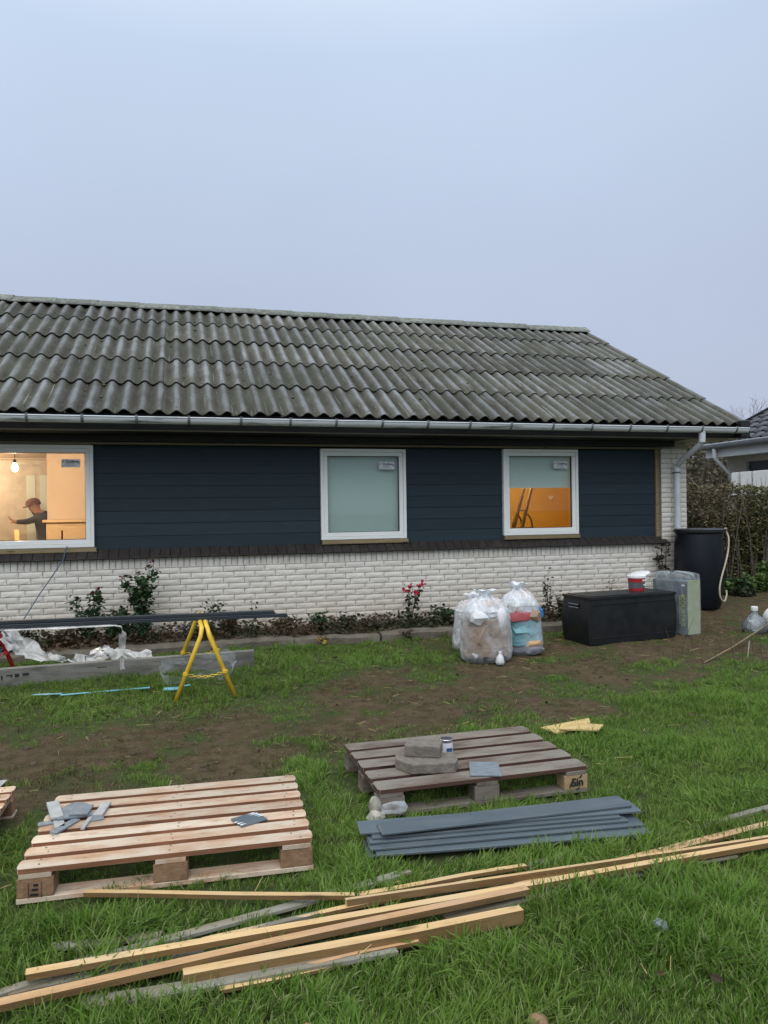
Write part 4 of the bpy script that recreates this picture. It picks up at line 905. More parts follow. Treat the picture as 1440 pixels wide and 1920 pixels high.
bag((3.385, 7.13, .08), .215, .18, .72, 5, 'right rubbish bag with teal plastic and red cloth inside', [
    ('teal_plastic', 'teal', [((0, -.02, .24), (.175, .155, .115), .5), ((-.06, -.06, .17), (.10, .09, .08), .2)]),
    ('red_cloth', 'redcloth', [((-.05, -.12, .40), (.13, .07, .065), .3)]),
    ('cardboard', 'cardboard', [((.09, -.10, .40), (.09, .09, .07), .3)]),
    ('rubbish', 'greyrubbish', [((.03, -.05, .49), (.10, .09, .06), .2), ((.08, -.13, .06), (.11, .07, .05), .3)]),
    ('pink_rubbish', 'batten_pink', [((.06, -.15, .12), (.10, .05, .045), .2)]),
    ('blue_wrapper', 'blueplastic', [((.185, -.08, .42), (.03, .05, .06), .4)])], [('teal_fill', 'teal', .12, .55), ('grey_fill', 'greyrubbish', .02, .12), ('mixed_fill', 'rubbishmix', .56, .87)], lean=(-.02, 0))

# ------------------------------------------------------------------ black storage box with bucket, insulation pack, barrel
BXR = R(7.4)
bx_ = empty('storage_box', (4.235, 7.20, gzn(4.7, 7.4)), BXR, label='black plastic garden storage box against the wall', cat='storage box')
def bulged(w_, d_, h_, bul, x0=0, y0=0, z0=0, nseg=8):
    v = []; f = []
    for j in range(nseg+1):
        t = j/nseg; e_ = bul*math.sin(math.pi*t)
        v += [(x0-e_, y0-e_*.2, z0+h_*t), (x0+w_+e_*.6, y0-e_*.2, z0+h_*t), (x0+w_+e_*.6, y0+d_, z0+h_*t), (x0-e_, y0+d_, z0+h_*t)]
    for j in range(nseg):
        for k in range(4): f.append((j*4+k, j*4+(k+1) % 4, (j+1)*4+(k+1) % 4, (j+1)*4+k))
    f += [(3, 2, 1, 0), tuple(nseg*4+k for k in range(4))]
    return MB().add(v, f)
bulged(1.19, .46, .485, .028).build('body', M['blackplastic'], bx_, angle=50)
MB().box((-.012, -.012, .487), (1.202, .472, .517)).box((.03, .03, .5165), (1.16, .43, .524)).build('lid', M['blackplastic'], bx_, bevel=.007, seg=2)
MB().box((.02, -.008, .065), (1.17, -.0005, .072)).box((.02, -.010, .43), (1.17, -.001, .438)).build('groove_rib', M['blackplastic'], bx_, bevel=.001)
MB().box((-.034, .16, .385), (-.024, .33, .395)).box((-.034, .16, .420), (-.026, .33, .430)).build('handle_grip', M['slate'], bx_, bevel=.002)
MB().box((-.030, .165, .396), (-.022, .325, .420)).build('handle_slot', M['black'], bx_)
bk = empty('plastic_bucket', (5.07, 7.58, .60+.022), R(20), label='red and white plastic bucket with open lid on the black box', cat='bucket')
bk.location.z = gzn(4.7, 7.4)+.5245
MB().lathe([(.086, 0), (.089, .03)], 24).build('base_band', M['redlabel'], bk, angle=40)
MB().lathe([(.0895, .0305), (.095, .100)], 24).build('grey_band', M['greylabel'], bk, angle=40)
MB().lathe([(.0955, .1005), (.099, .142)], 24).build('red_band', M['redlabel'], bk, angle=40)
MB().lathe([(.1, .1425), (.102, .148), (.108, .150), (.108, .172), (.104, .174)], 24).build('rim', M['whiteplastic'], bk, angle=40)
lb_ = MB().lathe([(.108, 0), (.112, .004), (.112, .014), (.10, .018)], 24).build('lid', M['whiteplastic'], bk, (.10, .02, .178), (0, R(-12), 0), angle=40)
MB().box((-.02, -.0985, .112), (.055, -.094, .132)).build('label_patch', M['whiteplastic'], bk)
MB().box((.0, -.096, .06), (.06, -.0915, .078)).build('label_picture', M['paper'], bk)
ip = empty('insulation_pack', (5.575, 7.345, gzn(5.6, 7.45)), R(103.2), label='grey and green insulation boards wrapped in clear plastic beside the black box', cat='insulation pack')
MB().box((0, -.20, .01), (.50, .0, .62)).build('board_stack', M['insul'], ip, bevel=.006)
MB().box((-.008, -.203, .012), (-.001, .001, .622)).box((-.0085, -.2, .6225), (-.0005, .0, .632)).build('green_end', M['insulgreen'], ip, bevel=.002)
MB().box((.095, .0045, .125), (.110, .0065, .455)).build('print_stripe', M['insulgreen'], ip)
text_mesh('print_text', 'COURTAG', .072, M['yellowprint'], ip, (.062, .0055, .275), Matrix(((0, -1, 0), (0, 0, 1), (-1, 0, 0))).to_euler(), bold=.002)
o = text_mesh('print_emblem', 'o', .06, M['yellowprint'], ip, (.062, .0055, .455), (R(90), 0, R(180)), bold=.010)
MB().box((.03, .0045, .565), (.075, .0058, .585)).build('sticker', M['label'], ip)
v = []; f = []; fw_ = [(-.012, .010), (.51, .010), (.51, -.21), (-.012, -.21)]
mb = MB(); ring0 = []
for j, (z_, sc) in enumerate(((.0, 1), (.15, 1.0), (.3, 1.0), (.45, 1.0), (.60, 1.0), (.645, .995), (.685, .93), (.705, .60), (.712, .15))):
    for k in range(40):
        t = k/40*4; e_ = int(t); q_ = t-e_; a = fw_[e_]; b = fw_[(e_+1) % 4]; x_ = a[0]+(b[0]-a[0])*q_; y_ = a[1]+(b[1]-a[1])*q_
        cx0 = .30; x_ = cx0+(x_-cx0)*sc; y_ = -.10+(y_+.10)*sc; am = .006 if z_ < .62 else .03
        ring0.append((x_+am*nz(k*.5, z_*9, 2), y_+am*nz(k*.5, z_*9, 7), z_+(am*nz(k*.5, z_*9, 11) if z_ > .0 else 0)))
for j in range(8):
    for k in range(40): f.append((j*40+k, j*40+(k+1) % 40, (j+1)*40+(k+1) % 40, (j+1)*40+k))
MB().add(ring0, f).build('plastic_wrap', M['filmthin'], ip, smooth=True)
br = empty('rain_barrel', (6.595, 8.44, .255), label='tall black rain barrel at the house corner under the downpipe', cat='barrel')
MB().lathe([(.245, 0), (.262, .03), (.29, .25), (.315, .5), (.312, .7), (.298, .90), (.290, .965), (.300, .970), (.305, .985), (.298, 1.0)], 48).build('body', M['barrel'], br, angle=35)
MB().lathe([(.306, .985), (.317, .99), (.317, 1.02), (.30, 1.03), (.05, 1.035)], 48, capb=False).build('lid', M['blackplastic'], br, angle=35)
hs = []
for p in ((.24, -.20, 1.03), (.30, -.16, 1.02), (.315, -.14, .98), (.30, -.20, .90), (.245, -.25, .74), (.16, -.30, .58), (.07, -.34, .42), (.02, -.36, .28), (.03, -.36, .16), (.10, -.34, .10), (.155, -.32, .17), (.165, -.305, .24)): hs.append(p)
def smooth_path(P_, n_=5):
    o = []; P_ = [Vector(p) for p in P_]
    for i in range(len(P_)-1):
        p0, p1, p2, p3 = P_[max(i-1, 0)], P_[i], P_[i+1], P_[min(i+2, len(P_)-1)]
        for k in range(n_):
            t = k/n_; o.append(.5*((2*p1)+(p2-p0)*t+(2*p0-5*p1+4*p2-p3)*t*t+(3*p1-p0-3*p2+p3)*t**3))
    return o+[P_[-1]]
hose = MB().tube(smooth_path(hs), .011, 8).build('garden_hose', M['hose'], None, (6.595, 8.44, .255), smooth=True); tag(hose, 'beige hose hanging over the side of the rain barrel', 'hose')

# demijohn, white tub and cane at the right edge
dj = empty('glass_demijohn', (6.47, 7.32, gzn(6.47, 7.3)), label='clear glass demijohn bottle with capped neck on the ground at right', cat='bottle')
n = N('bottle_glass'); tr = n.new('ShaderNodeBsdfTransparent'); tr.inputs[0].default_value = (.88, .92, .92, 1); gl = n.new('ShaderNodeBsdfGlossy'); gl.inputs['Roughness'].default_value = .05; gl.inputs[0].default_value = (.8, .85, .88, 1)
fr = n.new('ShaderNodeFresnel'); fr.inputs['IOR'].default_value = 1.6; df = n.new('ShaderNodeBsdfDiffuse'); df.inputs[0].default_value = (.5, .54, .57, 1); m1 = n.new('ShaderNodeMixShader'); m1.inputs[0].default_value = .28; m2 = n.new('ShaderNodeMixShader')
n.l(tr.outputs[0], m1.inputs[1]); n.l(df.outputs[0], m1.inputs[2]); n.l(fr.outputs[0], m2.inputs[0]); n.l(m1.outputs[0], m2.inputs[1]); n.l(gl.outputs[0], m2.inputs[2]); n.l(m2.outputs[0], n.out.inputs[0]); M['bottle'] = n.m
MB().lathe([(.10, 0), (.135, .02), (.142, .07), (.125, .13), (.085, .18), (.04, .215), (.032, .235), (.032, .275)], 32).build('bottle_body', M['bottle'], dj, smooth=True)
MB().lathe([(.037, .262), (.039, .27), (.039, .305), (.034, .31)], 20).build('cap', M['whiteplastic'], dj, angle=40)
tb = empty('white_tub', (6.78, 7.25, gzn(6.8, 7.25)), 0, label='white plastic tub lying behind the demijohn at the right edge', cat='tub')
MB().lathe([(.13, 0), (.15, .12), (.155, .13), (.15, .135), (.14, .03)], 28, capt=False).build('tub_shell', M['whiteplastic'], tb, (0, 0, .13), (R(-60), R(20), 0), angle=40)
tag(MB().tube([(4.88, 6.19, .06), (5.5, 6.55, .105), (6.1, 6.92, .16), (6.8, 7.35, .23)], [.006, .008, .009, .009], 7).build('bamboo_cane', M['batten_raw'], None, smooth=True), 'long pale bamboo cane sloping up to the right edge', 'cane')
tag(MB().tube([(5.48, 6.30, .05), (5.72, 6.55, .16)], [.005, .008], 7).build('bamboo_cane', M['greywood'], None, smooth=True), 'short pale cane leaning below the long cane at right', 'cane')
rr = random.Random(5); mb = MB()
for i in range(14):
    x0, y0 = 5.0+rr.uniform(-.3, .9), 6.15+rr.uniform(-.2, .5); mb.tube([(x0, y0, .04), (x0+rr.uniform(-.05, .05), y0, .2), (x0+rr.uniform(-.12, .12), y0+rr.uniform(-.1, .1), rr.uniform(.28, .48))], [.003, .0025, .0015], 4)
tag(mb.build('thin_stalks', M['stem']), 'dark thin bare stalks standing in front of the demijohn', 'stalks', kind='stuff')

# ------------------------------------------------------------------ pallets
def pallet(loc, rz, label, nb, bw, mat, blockmat, sagseed, L=1.2, W=.80):
    rr = random.Random(sagseed); t = empty('wooden_pallet', loc, rz, label=label, cat='pallet')
    gap = (W-nb*bw)/(nb-1)
    for i in range(nb):
        y_ = bw/2+i*(bw+gap); ch = .02
        poly = [(-L/2+ch*.4, -bw/2), (L/2-ch*.4, -bw/2), (L/2, -bw/2+ch), (L/2, bw/2-ch), (L/2-ch*.4, bw/2), (-L/2+ch*.4, bw/2), (-L/2, bw/2-ch), (-L/2, -bw/2+ch)]
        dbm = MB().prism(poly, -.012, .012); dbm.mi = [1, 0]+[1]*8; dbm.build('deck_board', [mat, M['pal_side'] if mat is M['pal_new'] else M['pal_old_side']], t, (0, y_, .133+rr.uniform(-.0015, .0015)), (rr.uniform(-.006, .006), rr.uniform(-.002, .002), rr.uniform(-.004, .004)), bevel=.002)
    nl = MB()
    for i in range(nb):
        for x_ in (-L/2+.0725, 0, L/2-.0725):
            for k_ in (-1, 1): nl.lathe([(.0042, 0), (.0036, .0012)], 6, (x_+rr.uniform(-.025, .025), bw/2+i*(bw+gap)+k_*bw*.26+rr.uniform(-.006, .006), .1462))
    tag(nl.build('nail_heads', M['bracket'], t), kind='stuff')
    for x_ in (-L/2+.0725, 0, L/2-.0725): MB().box((-W/2, -.062, -.011), (W/2, .062, .011)).build('stringer_board', mat, t, (x_, W/2, .1105), (0, 0, R(90)), bevel=.002)
    for iy, y_ in enumerate((.05, W/2, W-.05)):
        for ix, x_ in enumerate((-L/2+.0725, 0, L/2-.0725)):
            bm_ = blockmat(ix, iy); MB().box((-.07, -.048, -.039), (.07, .048, .039)).build('block', bm_, t, (x_, y_, .0605), (0, 0, rr.uniform(-.02, .02)), bevel=.003)
        MB().box((-L/2, -.048, -.0105), (L/2, .048, .0105)).build('bottom_board', mat, t, (0, y_, .0105), bevel=.002)
    return t
p1 = pallet((-.065, 3.255, .0), R(-2.3), 'newer orange brown pallet with seven boards at lower left', 7, .082, M['pal_new'], lambda a, b: M['osb'], 3)
p1.rotation_euler = (0, 0, R(-2.6)); p1.location.z = .016
p2 = pallet((1.545, 3.68, .014), R(.4), 'dark weathered pallet with five boards carrying paving stones', 5, .125, M['pal_old'], lambda a, b: M['blockpale'] if (a, b) == (2, 0) else M['pal_old'], 5)
text_mesh('painted_mark', 'Sin', .062, M['ink'], p2, (.532, -.0035, .060), (R(90), 0, 0), bold=.0016)
MB().bar((.485, -.0025, .035), (.505, -.0025, .075), .001, .008).bar((.545, -.0025, .082), (.56, -.0025, .098), .001, .008).bar((.525, -.0025, .022), (.545, -.0025, .030), .001, .006).build('painted_stroke', M['ink'], p2)
mk = MB()
for k, (x_, z_) in enumerate(((0, .03), (.0, .05), (.0, .068))): mk.box((-.5275-.018+.006*k, -.0022, z_), (-.5275+.012, -.0012, z_+.010))
mk.box((-.553, -.0022, .022), (-.551, -.0012, .085)).box((-.505, -.0022, .022), (-.503, -.0012, .085)); mk.build('stamp', M['ink'], p1)
# paving stones, can, slate on the old pallet
T = .1595
pv = MB().prism([(-.17, .10), (-.175, .02), (-.10, -.085), (.14, -.085), (.165, -.03), (.16, .10)], 0, .055).build('paving_stone', M['paver'], None, (1.285, 3.90, T), (0, 0, R(-11)), bevel=.007, seg=2)
tag(pv, 'flat paving stone with clipped corners lying on the dark pallet', 'paving stone')
pv = MB().box((-.10, -.068, 0), (.10, .068, .062)).build('paving_stone', M['paver'], None, (1.292, 3.985, T+.0565), (0, 0, R(-26)), bevel=.006, seg=2)
tag(pv, 'thick square paving stone on top of the flat clipped one', 'paving stone')
can = empty('paint_can', (1.462, 4.085, T), label='small open tin can with lilac label behind the paving stones', cat='can')
MB().lathe([(.036, 0), (.038, .003), (.037, .006), (.037, .09), (.039, .094), (.037, .097), (.033, .097), (.033, .02)], 28, capt=False).build('tin_body', M['tin'], can, angle=40)
MB().lathe([(.0375, .010), (.0375, .078)], 28, capb=False, capt=False).build('can_label', M['tinlabel'], can, smooth=True)
MB().box((-.012, -.0395, .03), (.022, -.0372, .05)).build('label_print', M['inkblue'], can)
sl = MB().prism([(-.085, -.105), (.085, -.105), (.08, .11), (-.082, .108)], 0, .009).build('slate_tile', M['slate'], None, (1.575, 3.785, T+.001), (0, 0, R(-19)), bevel=.002)
tag(sl, 'grey square slate tile overhanging the front of the dark pallet', 'slate tile')
wad = MB(); rr = random.Random(9)
for (c, r) in (((0, 0, .03), (.045, .035, .035)), ((.005, .03, .08), (.035, .03, .045)), ((-.01, -.03, .012), (.05, .04, .018))): chunk(wad, c, r, rr)
tag(wad.build('plastic_wad', M['filmdirty'], None, (.925, 3.655, .0), angle=40), 'dirty crumpled plastic wad at the left foot of the dark pallet', 'plastic')
wad = MB(); chunk(wad, (0, 0, 0), (.065, .03, .03), rr, 0, .5)
tag(wad.build('plastic_wad', M['film'], None, (1.02, 3.655, .068), angle=40), 'shiny plastic scrap on the corner block of the dark pallet', 'plastic')
# scraps on the new pallet
def scrap(name, c, sz, rz, z_, mat, label, cat, grp='offcuts on the newer pallet', tilt=0, poly=None):
    z_ += .0165
    mb = MB().prism(poly, 0, sz[2]) if poly else MB().box((-sz[0]/2, -sz[1]/2, 0), (sz[0]/2, sz[1]/2, sz[2]))
    return tag(mb.build(name, M[mat], None, (c[0], c[1], z_), (tilt, 0, R(rz)), bevel=.0015), label, cat, grp)
scrap('board_offcut', (-.600, 3.83), (.055, .215, .012), 14, .160, 'cutoff', 'long pale grey offcut leftmost on the newer pallet', 'offcut')
scrap('board_offcut', (-.563, 3.70), (.045, .11, .010), 12, .1455, 'cutoff', 'short pale offcut under the end of the leftmost offcut', 'offcut')
hp = [(.115*math.cos(t)*.62, .115*math.sin(t)) for t in [i*math.pi/10 for i in range(11)]]
scrap('slate_offcut', (-.505, 3.79), (0, 0, .010), 5, .156, 'slate', 'round topped grey slate offcut on the newer pallet', 'offcut', poly=[(-.075, -.07)]+[(.075, -.07)]+hp)
scrap('slate_offcut', (-.475, 3.775), (.085, .11, .009), -8, .167, 'slate', 'small square slate offcut lying on the round topped one', 'offcut')
scrap('slate_offcut', (-.53, 3.655), (.040, .155, .010), -32, .1455, 'slate', 'narrow dark slate strip pointing to the front of the newer pallet', 'offcut')
scrap('slate_offcut', (-.60, 3.72), (.11, .04, .008), 10, .1455, 'slate', 'dark slate sliver under the pale offcuts', 'offcut')
scrap('board_offcut', (-.437, 3.685), (.018, .175, .010), -9, .1455, 'cutoff', 'thin pale stick beside the slate offcuts', 'offcut')
scrap('board_offcut', (-.385, 3.80), (.042, .155, .012), -10, .150, 'cutoff', 'short pale offcut right of the slate offcuts', 'offcut')
scrap('slate_offcut', (-.405, 3.705), (.07, .045, .008), 10, .1455, 'slate', 'small dark chip under the right pale offcut', 'offcut')
st = empty('dark_shingle', (.281, 3.487, .1625), R(22), label='dark shingle with torn white edges on the right of the newer pallet', cat='shingle')
MB().box((-.066, -.055, 0), (.066, .055, .007)).build('shingle_body', M['plank'], st, bevel=.001)
wt = MB()
for (x_, y_, L, s_) in ((.03, .045, .035, 1), (.04, .03, .04, 1), (.045, .012, .03, 1), (.05, -.004, .028, 1), (-.05, -.02, .03, -1), (-.045, -.04, .03, -1), (-.055, .0, .02, -1)): wt.add([(x_+s_*.018, y_-.006, .0074), (x_+s_*.018, y_+.006, .0074), (x_-s_*(L-.018), y_+.001, .0074), (x_+s_*.018, y_-.006, .0082), (x_+s_*.018, y_+.006, .0082), (x_-s_*(L-.018), y_+.001, .0082)], [(0, 2, 1), (3, 4, 5), (0, 1, 4, 3), (1, 2, 5, 4), (2, 0, 3, 5)])
wt.build('torn_edge', M['whiteplastic'], st)
# pallet and sheet cut off by the left edge
p3 = pallet((-1.48, 3.56, 0), R(-1), 'pallet at the left edge, only its corner in view', 7, .082, M['pal_new'], lambda a, b: M['osb'], 8)
gs = MB().box((-.42, -.16, 0), (.05, .16, .006)).build('grey_sheet', M['cutoff'], None, (-1.08, 4.62, .03), (R(3), R(-3), R(-12)), bevel=.001); tag(gs, 'pale grey sheet lying on the mud at the left edge', 'sheet')

# ------------------------------------------------------------------ fibre-cement planks
PL = [((.79, 3.33, .008), (2.06, 3.15, .012), .17, 'dark plank at the very bottom of the stack, left end showing'), ((.826, 3.293, .020), (2.118, 3.127, .024), .15, 'lowest front dark plank of the stack, longest at right'), ((.805, 3.33, .033), (2.122, 3.195, .037), .15, 'second front dark plank of the stack'),
      ((.81, 3.36, .046), (2.06, 3.225, .048), .13, 'narrow dark plank in the middle of the stack'), ((.83, 3.38, .057), (2.035, 3.25, .059), .13, 'narrow dark plank just under the top planks'), ((.782, 3.422, .068), (2.157, 3.262, .070), .135, 'dark plank under the top one, pointing furthest left'), ((.866, 3.352, .081), (2.128, 3.307, .082), .13, 'topmost dark plank of the stack with pale scratched end')]
for a, b, wd, lb in PL:
    a = (a[0], a[1], a[2]+.022); b = (b[0], b[1], b[2]+.022)
    d_ = Vector(b)-Vector(a); L = d_.length
    mb = MB(); mb.box((0, -wd/2, -.005), (L, wd/2, .005)); mb.mi = [1, 0, 0, 1, 0, 1]
    tag(mb.build('cladding_plank', [M['plank'], M['plank_edge']], None, a, d_.to_track_quat('X', 'Z').to_euler(), bevel=.0012), lb, 'plank', 'dark cladding planks stacked on the lawn')

# ------------------------------------------------------------------ timber pile
TB = [((-.396, 3.228, .040), (.640, 2.887, .045), .026, .018, 'batten', 'thin yellow batten lying alone below the newer pallet'),
      ((-.395, 2.772, .012), (.871, 3.061, .014), .045, .012, 'greywood', 'long grey weathered lath under the yellow battens'),
      ((-.476, 2.918, .008), (-.099, 2.883, .010), .040, .010, 'greywood', 'short grey lath in the grass left of the pile'),
      ((.655, 2.925, .025), (1.409, 2.950, .028), .028, .014, 'batten', 'short yellow batten at the back of the pile'),
      ((.60, 2.855, .040), (3.05, 2.835, .045), .018, .028, 'batten', 'thin yellow batten on edge running to the right edge'),
      ((.493, 2.841, .022), (1.145, 2.890, .026), .028, .014, 'batten', 'short yellow batten with pointed end in mid pile'),
      ((-.515, 2.691, .050), (3.2, 2.822, .040), .034, .022, 'batten', 'longest yellow batten crossing the whole pile'),
      ((-.80, 2.527, .052), (1.313, 2.729, .050), .040, .022, 'batten_pink', 'pinkish yellow batten running off the left edge'),
      ((1.30, 2.806, .022), (3.3, 3.07, .026), .046, .014, 'batten_pink', 'flat yellow batten slanting off the right edge'),
      ((-.02, 2.566, .022), (1.219, 2.603, .030), .040, .052, 'beam', 'thick brown beam at the front of the pile'),
      ((-.334, 2.545, .012), (.711, 2.545, .014), .06, .014, 'greywood', 'flat grey board in the grass before the thick beam'),
      ((.10, 2.500, .008), (.64, 2.535, .010), .03, .012, 'beam', 'thin brown lath lowest in front of the thick beam'),
      ((2.393, 3.091, .012), (3.05, 3.215, .02), .040, .014, 'greywood', 'grey weathered lath at the right edge above the pile'),
      ((1.403, 2.976, .010), (1.633, 3.021, .012), .035, .010, 'greywood', 'short grey lath end behind the short back batten'),
      ((1.20, 2.845, .012), (1.652, 2.884, .014), .035, .012, 'greywood', 'grey lath behind the crossing of the long battens'),
      ((1.390, 2.775, .010), (1.681, 2.795, .012), .035, .010, 'greywood', 'grey green lath end just below the long batten'),
      ((-.80, 2.615, .014), (-.25, 2.770, .016), .035, .014, 'greywood', 'tan lath poking out left under the longest batten'),
      ((-.56, 2.672, .010), (.05, 2.735, .012), .035, .012, 'greywood', 'flat tan lath under the longest batten'),
      ((.20, 2.82, .010), (.75, 2.895, .012), .028, .010, 'greywood', 'thin grey lath between the back battens'),
      ((.35, 2.78, .010), (.70, 2.80, .012), .03, .010, 'batten_pink', 'split pale lath end between the long battens'),
      ((.55, 2.79, .018), (1.05, 2.815, .02), .022, .010, 'batten', 'thin broken yellow strip tucked behind the longest batten'),
      ((-.15, 2.66, .012), (.62, 2.735, .014), .03, .010, 'greywood', 'grey strip between the longest batten and the pinkish one'),
      ((1.05, 2.90, .014), (1.75, 2.865, .016), .02, .012, 'batten', 'thin yellow strip crossing behind the long battens'),
      ((.95, 2.70, .010), (1.45, 2.735, .012), .03, .010, 'greywood', 'grey board end under the right of the pinkish batten'),
      ((.62, 3.00, .012), (.93, 3.075, .012), .022, .010, 'greywood', 'thin grey splinter beside the long weathered lath'),
      ((-.62, 2.615, .016), (.40, 2.70, .018), .022, .012, 'batten', 'thin yellow strip half hidden between the two longest battens'),
      ((.72, 2.80, .016), (1.62, 2.80, .018), .018, .010, 'batten_pink', 'narrow pinkish strip beside the crossing of the battens'),
      ((1.55, 2.775, .012), (2.35, 2.79, .014), .022, .010, 'greywood', 'grey strip under the long battens toward the right edge'),
      ((.05, 2.80, .012), (.52, 2.86, .014), .016, .010, 'batten', 'slim pale splinter behind the longest batten at left'),
      ((.15, 2.518, .016), (.80, 2.560, .018), .018, .012, 'batten_pink', 'slim pinkish strip in front of the thick beam')]
rr = random.Random(31)
for a, b, wd, ht, mt, lb in TB:
    d_ = Vector(b)-Vector(a); L = d_.length; ns_ = 12; v = []; f = []; ph = rr.uniform(0, 6); bow = rr.uniform(-.008, .008)*(L > 1)
    for i in range(ns_+1):
        t = i/ns_; x_ = L*t; oy = bow*math.sin(math.pi*t)+.0015*math.sin(ph+t*9); oz = .002*math.sin(ph*2+t*5); tw = .05*math.sin(ph+t*3)
        for (p, q_) in ((-1, -1), (1, -1), (1, 1), (-1, 1)):
            y_ = p*wd/2; z_ = q_*ht/2; v.append((x_+(rr.uniform(-.006, .006) if i in (0, ns_) else 0), y_*math.cos(tw)-z_*math.sin(tw)+oy, y_*math.sin(tw)+z_*math.cos(tw)+oz))
    for i in range(ns_):
        for k in range(4): f.append((i*4+k, i*4+(k+1) % 4, (i+1)*4+(k+1) % 4, (i+1)*4+k))
    f += [(3, 2, 1, 0), tuple(ns_*4+k for k in range(4))]
    tm = MB().add(v, f); top_ = M['batten'] if mt == 'beam' else M[mt]; side_ = M['beam'] if mt == 'beam' else M['batten_side_shaded'] if mt.startswith('batten') else M[mt]  # pale tops, darker brown sides: side shade painted in, on beams too
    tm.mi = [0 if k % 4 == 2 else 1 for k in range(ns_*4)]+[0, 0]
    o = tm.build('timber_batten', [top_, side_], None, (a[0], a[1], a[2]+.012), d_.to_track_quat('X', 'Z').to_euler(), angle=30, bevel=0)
    tag(o, lb, 'beam' if mt == 'beam' and ht > .05 else 'batten', 'loose timber on the front lawn')
for k, (poly, z_, lb) in enumerate((([(2.39, 4.735), (2.44, 4.60), (2.60, 4.615), (2.76, 4.70), (2.80, 4.785)], .05, 'split yellow board offcut right of the dark pallet'), ([(2.47, 4.615), (2.70, 4.50), (2.79, 4.58), (2.62, 4.70)], .066, 'torn splinter lying across the split yellow board'))):
    c_ = (sum(p[0] for p in poly)/len(poly), sum(p[1] for p in poly)/len(poly)); tag(MB().prism([(p[0]-c_[0], p[1]-c_[1]) for p in poly], 0, .014).build('split_board', M['scrapwood'], None, (c_[0], c_[1], z_), (R(2), R(-2), 0), bevel=.002), lb, 'board offcut', 'split boards by the dark pallet')
# small bits in the front grass
tag(MB().prism([(-.03, -.02), (.01, -.03), (.035, .0), (.01, .03), (-.02, .025)], 0, .02).build('dark_shard', M['slate'], None, (1.665, 2.37, .045), (R(15), R(10), R(30)), bevel=.004), 'small dark roofing shard lying in the front grass', 'shard')
tag(MB().prism([(-.06, -.05), (.07, -.05), (.055, .03), (.02, .055), (-.03, .02)], 0, .02).build('wood_chip', M['beam'], None, (.318, 2.155, .035), (R(10), R(-6), 0), bevel=.003), 'orange brown board end at the bottom edge', 'board end')
tag(MB().lathe([(.02, 0), (.032, .012), (.03, .03), (.01, .042)], 12).build('clay_lump', M['osb'], None, (1.003, 2.03, .03), smooth=True), 'reddish brown lump at the bottom edge', 'lump')

# ------------------------------------------------------------------ hedge, neighbour, thicket, far tree
rr = random.Random(15)
hd = empty('garden_hedge', (9.6, 10.35, .25), R(-6), label='overgrown green and brown hedge beyond the rain barrel', cat='hedge')
g1, g2, tw = MB(), MB(), MB()
HL, HH, HD = 4.6, 1.68, .45
for i in range(38000):
    x = rr.uniform(-HL/2, HL/2); z_ = (HH+.1)*(rr.random()**.8); top = HH+.09*nz(x, 0, 3, 2.2)+.05*nz(x, 1, 3, 7)
    fy = -HD*(.62+.38*abs(nz(x, z_, 3, 1.5))*1.6); y_ = fy+abs(rr.gauss(0, .10)) if rr.random() < .75 else rr.uniform(-HD, HD)
    if z_ > top: continue
    brown = nz(x*.8+4.2, z_*.6, 6, .9)+.55*(x+.2)/2.3+rr.uniform(-.35, .35) > .05
    if z_ < .5 and rr.random() < .3: continue
    leaves(g2 if brown else g1, [(x, y_, z_)], .046 if not brown else .042, rr)
for i in range(620):
    x = rr.uniform(-HL/2, HL/2); y_ = rr.uniform(-HD*.9, HD*.6); h_ = HH*rr.uniform(.5, 1.1); ln = rr.uniform(-.35, .35)
    tw.tube([(x, y_, 0), (x+ln*.4, y_+rr.uniform(-.05, .05), h_*.5), (x+ln, y_+rr.uniform(-.1, .1), h_)], [.008, .006, .002], 4)
tag(g1.build('green_foliage', M['hedgegreen'], hd), kind='stuff'); tag(g2.build('brown_foliage', M['hedgebrown'], hd), kind='stuff'); tag(tw.build('twigs', M['twig'], hd), kind='stuff')
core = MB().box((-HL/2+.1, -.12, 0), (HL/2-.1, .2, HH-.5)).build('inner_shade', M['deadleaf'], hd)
# leafy plants at the hedge foot
for k, (x, y, h_, wd, lf, lb) in enumerate(((7.80, 9.45, .24, .45, 'freshleaf', 'leafy green ground plant just right of the rain barrel'), (8.10, 9.50, .28, .55, 'roseleaf', 'dark green leafy plant at the middle foot of the hedge'), (8.42, 9.45, .30, .5, 'freshleaf', 'bright leafy weeds at the right foot of the hedge'), (8.62, 9.5, .50, .3, 'freshleaf', 'tall fresh green sprout at the right edge'), (7.95, 9.2, .14, .6, 'darkleaf', 'low dull weeds before the hedge'))):
    shrub('leafy_plant', (x, y, gzn(x, y)-.02), h_, wd, 16, 620, lf, 50+k, lb, 'leafy plants at the hedge foot', size=.065, lower=.0, cat='plant', depth=.5)
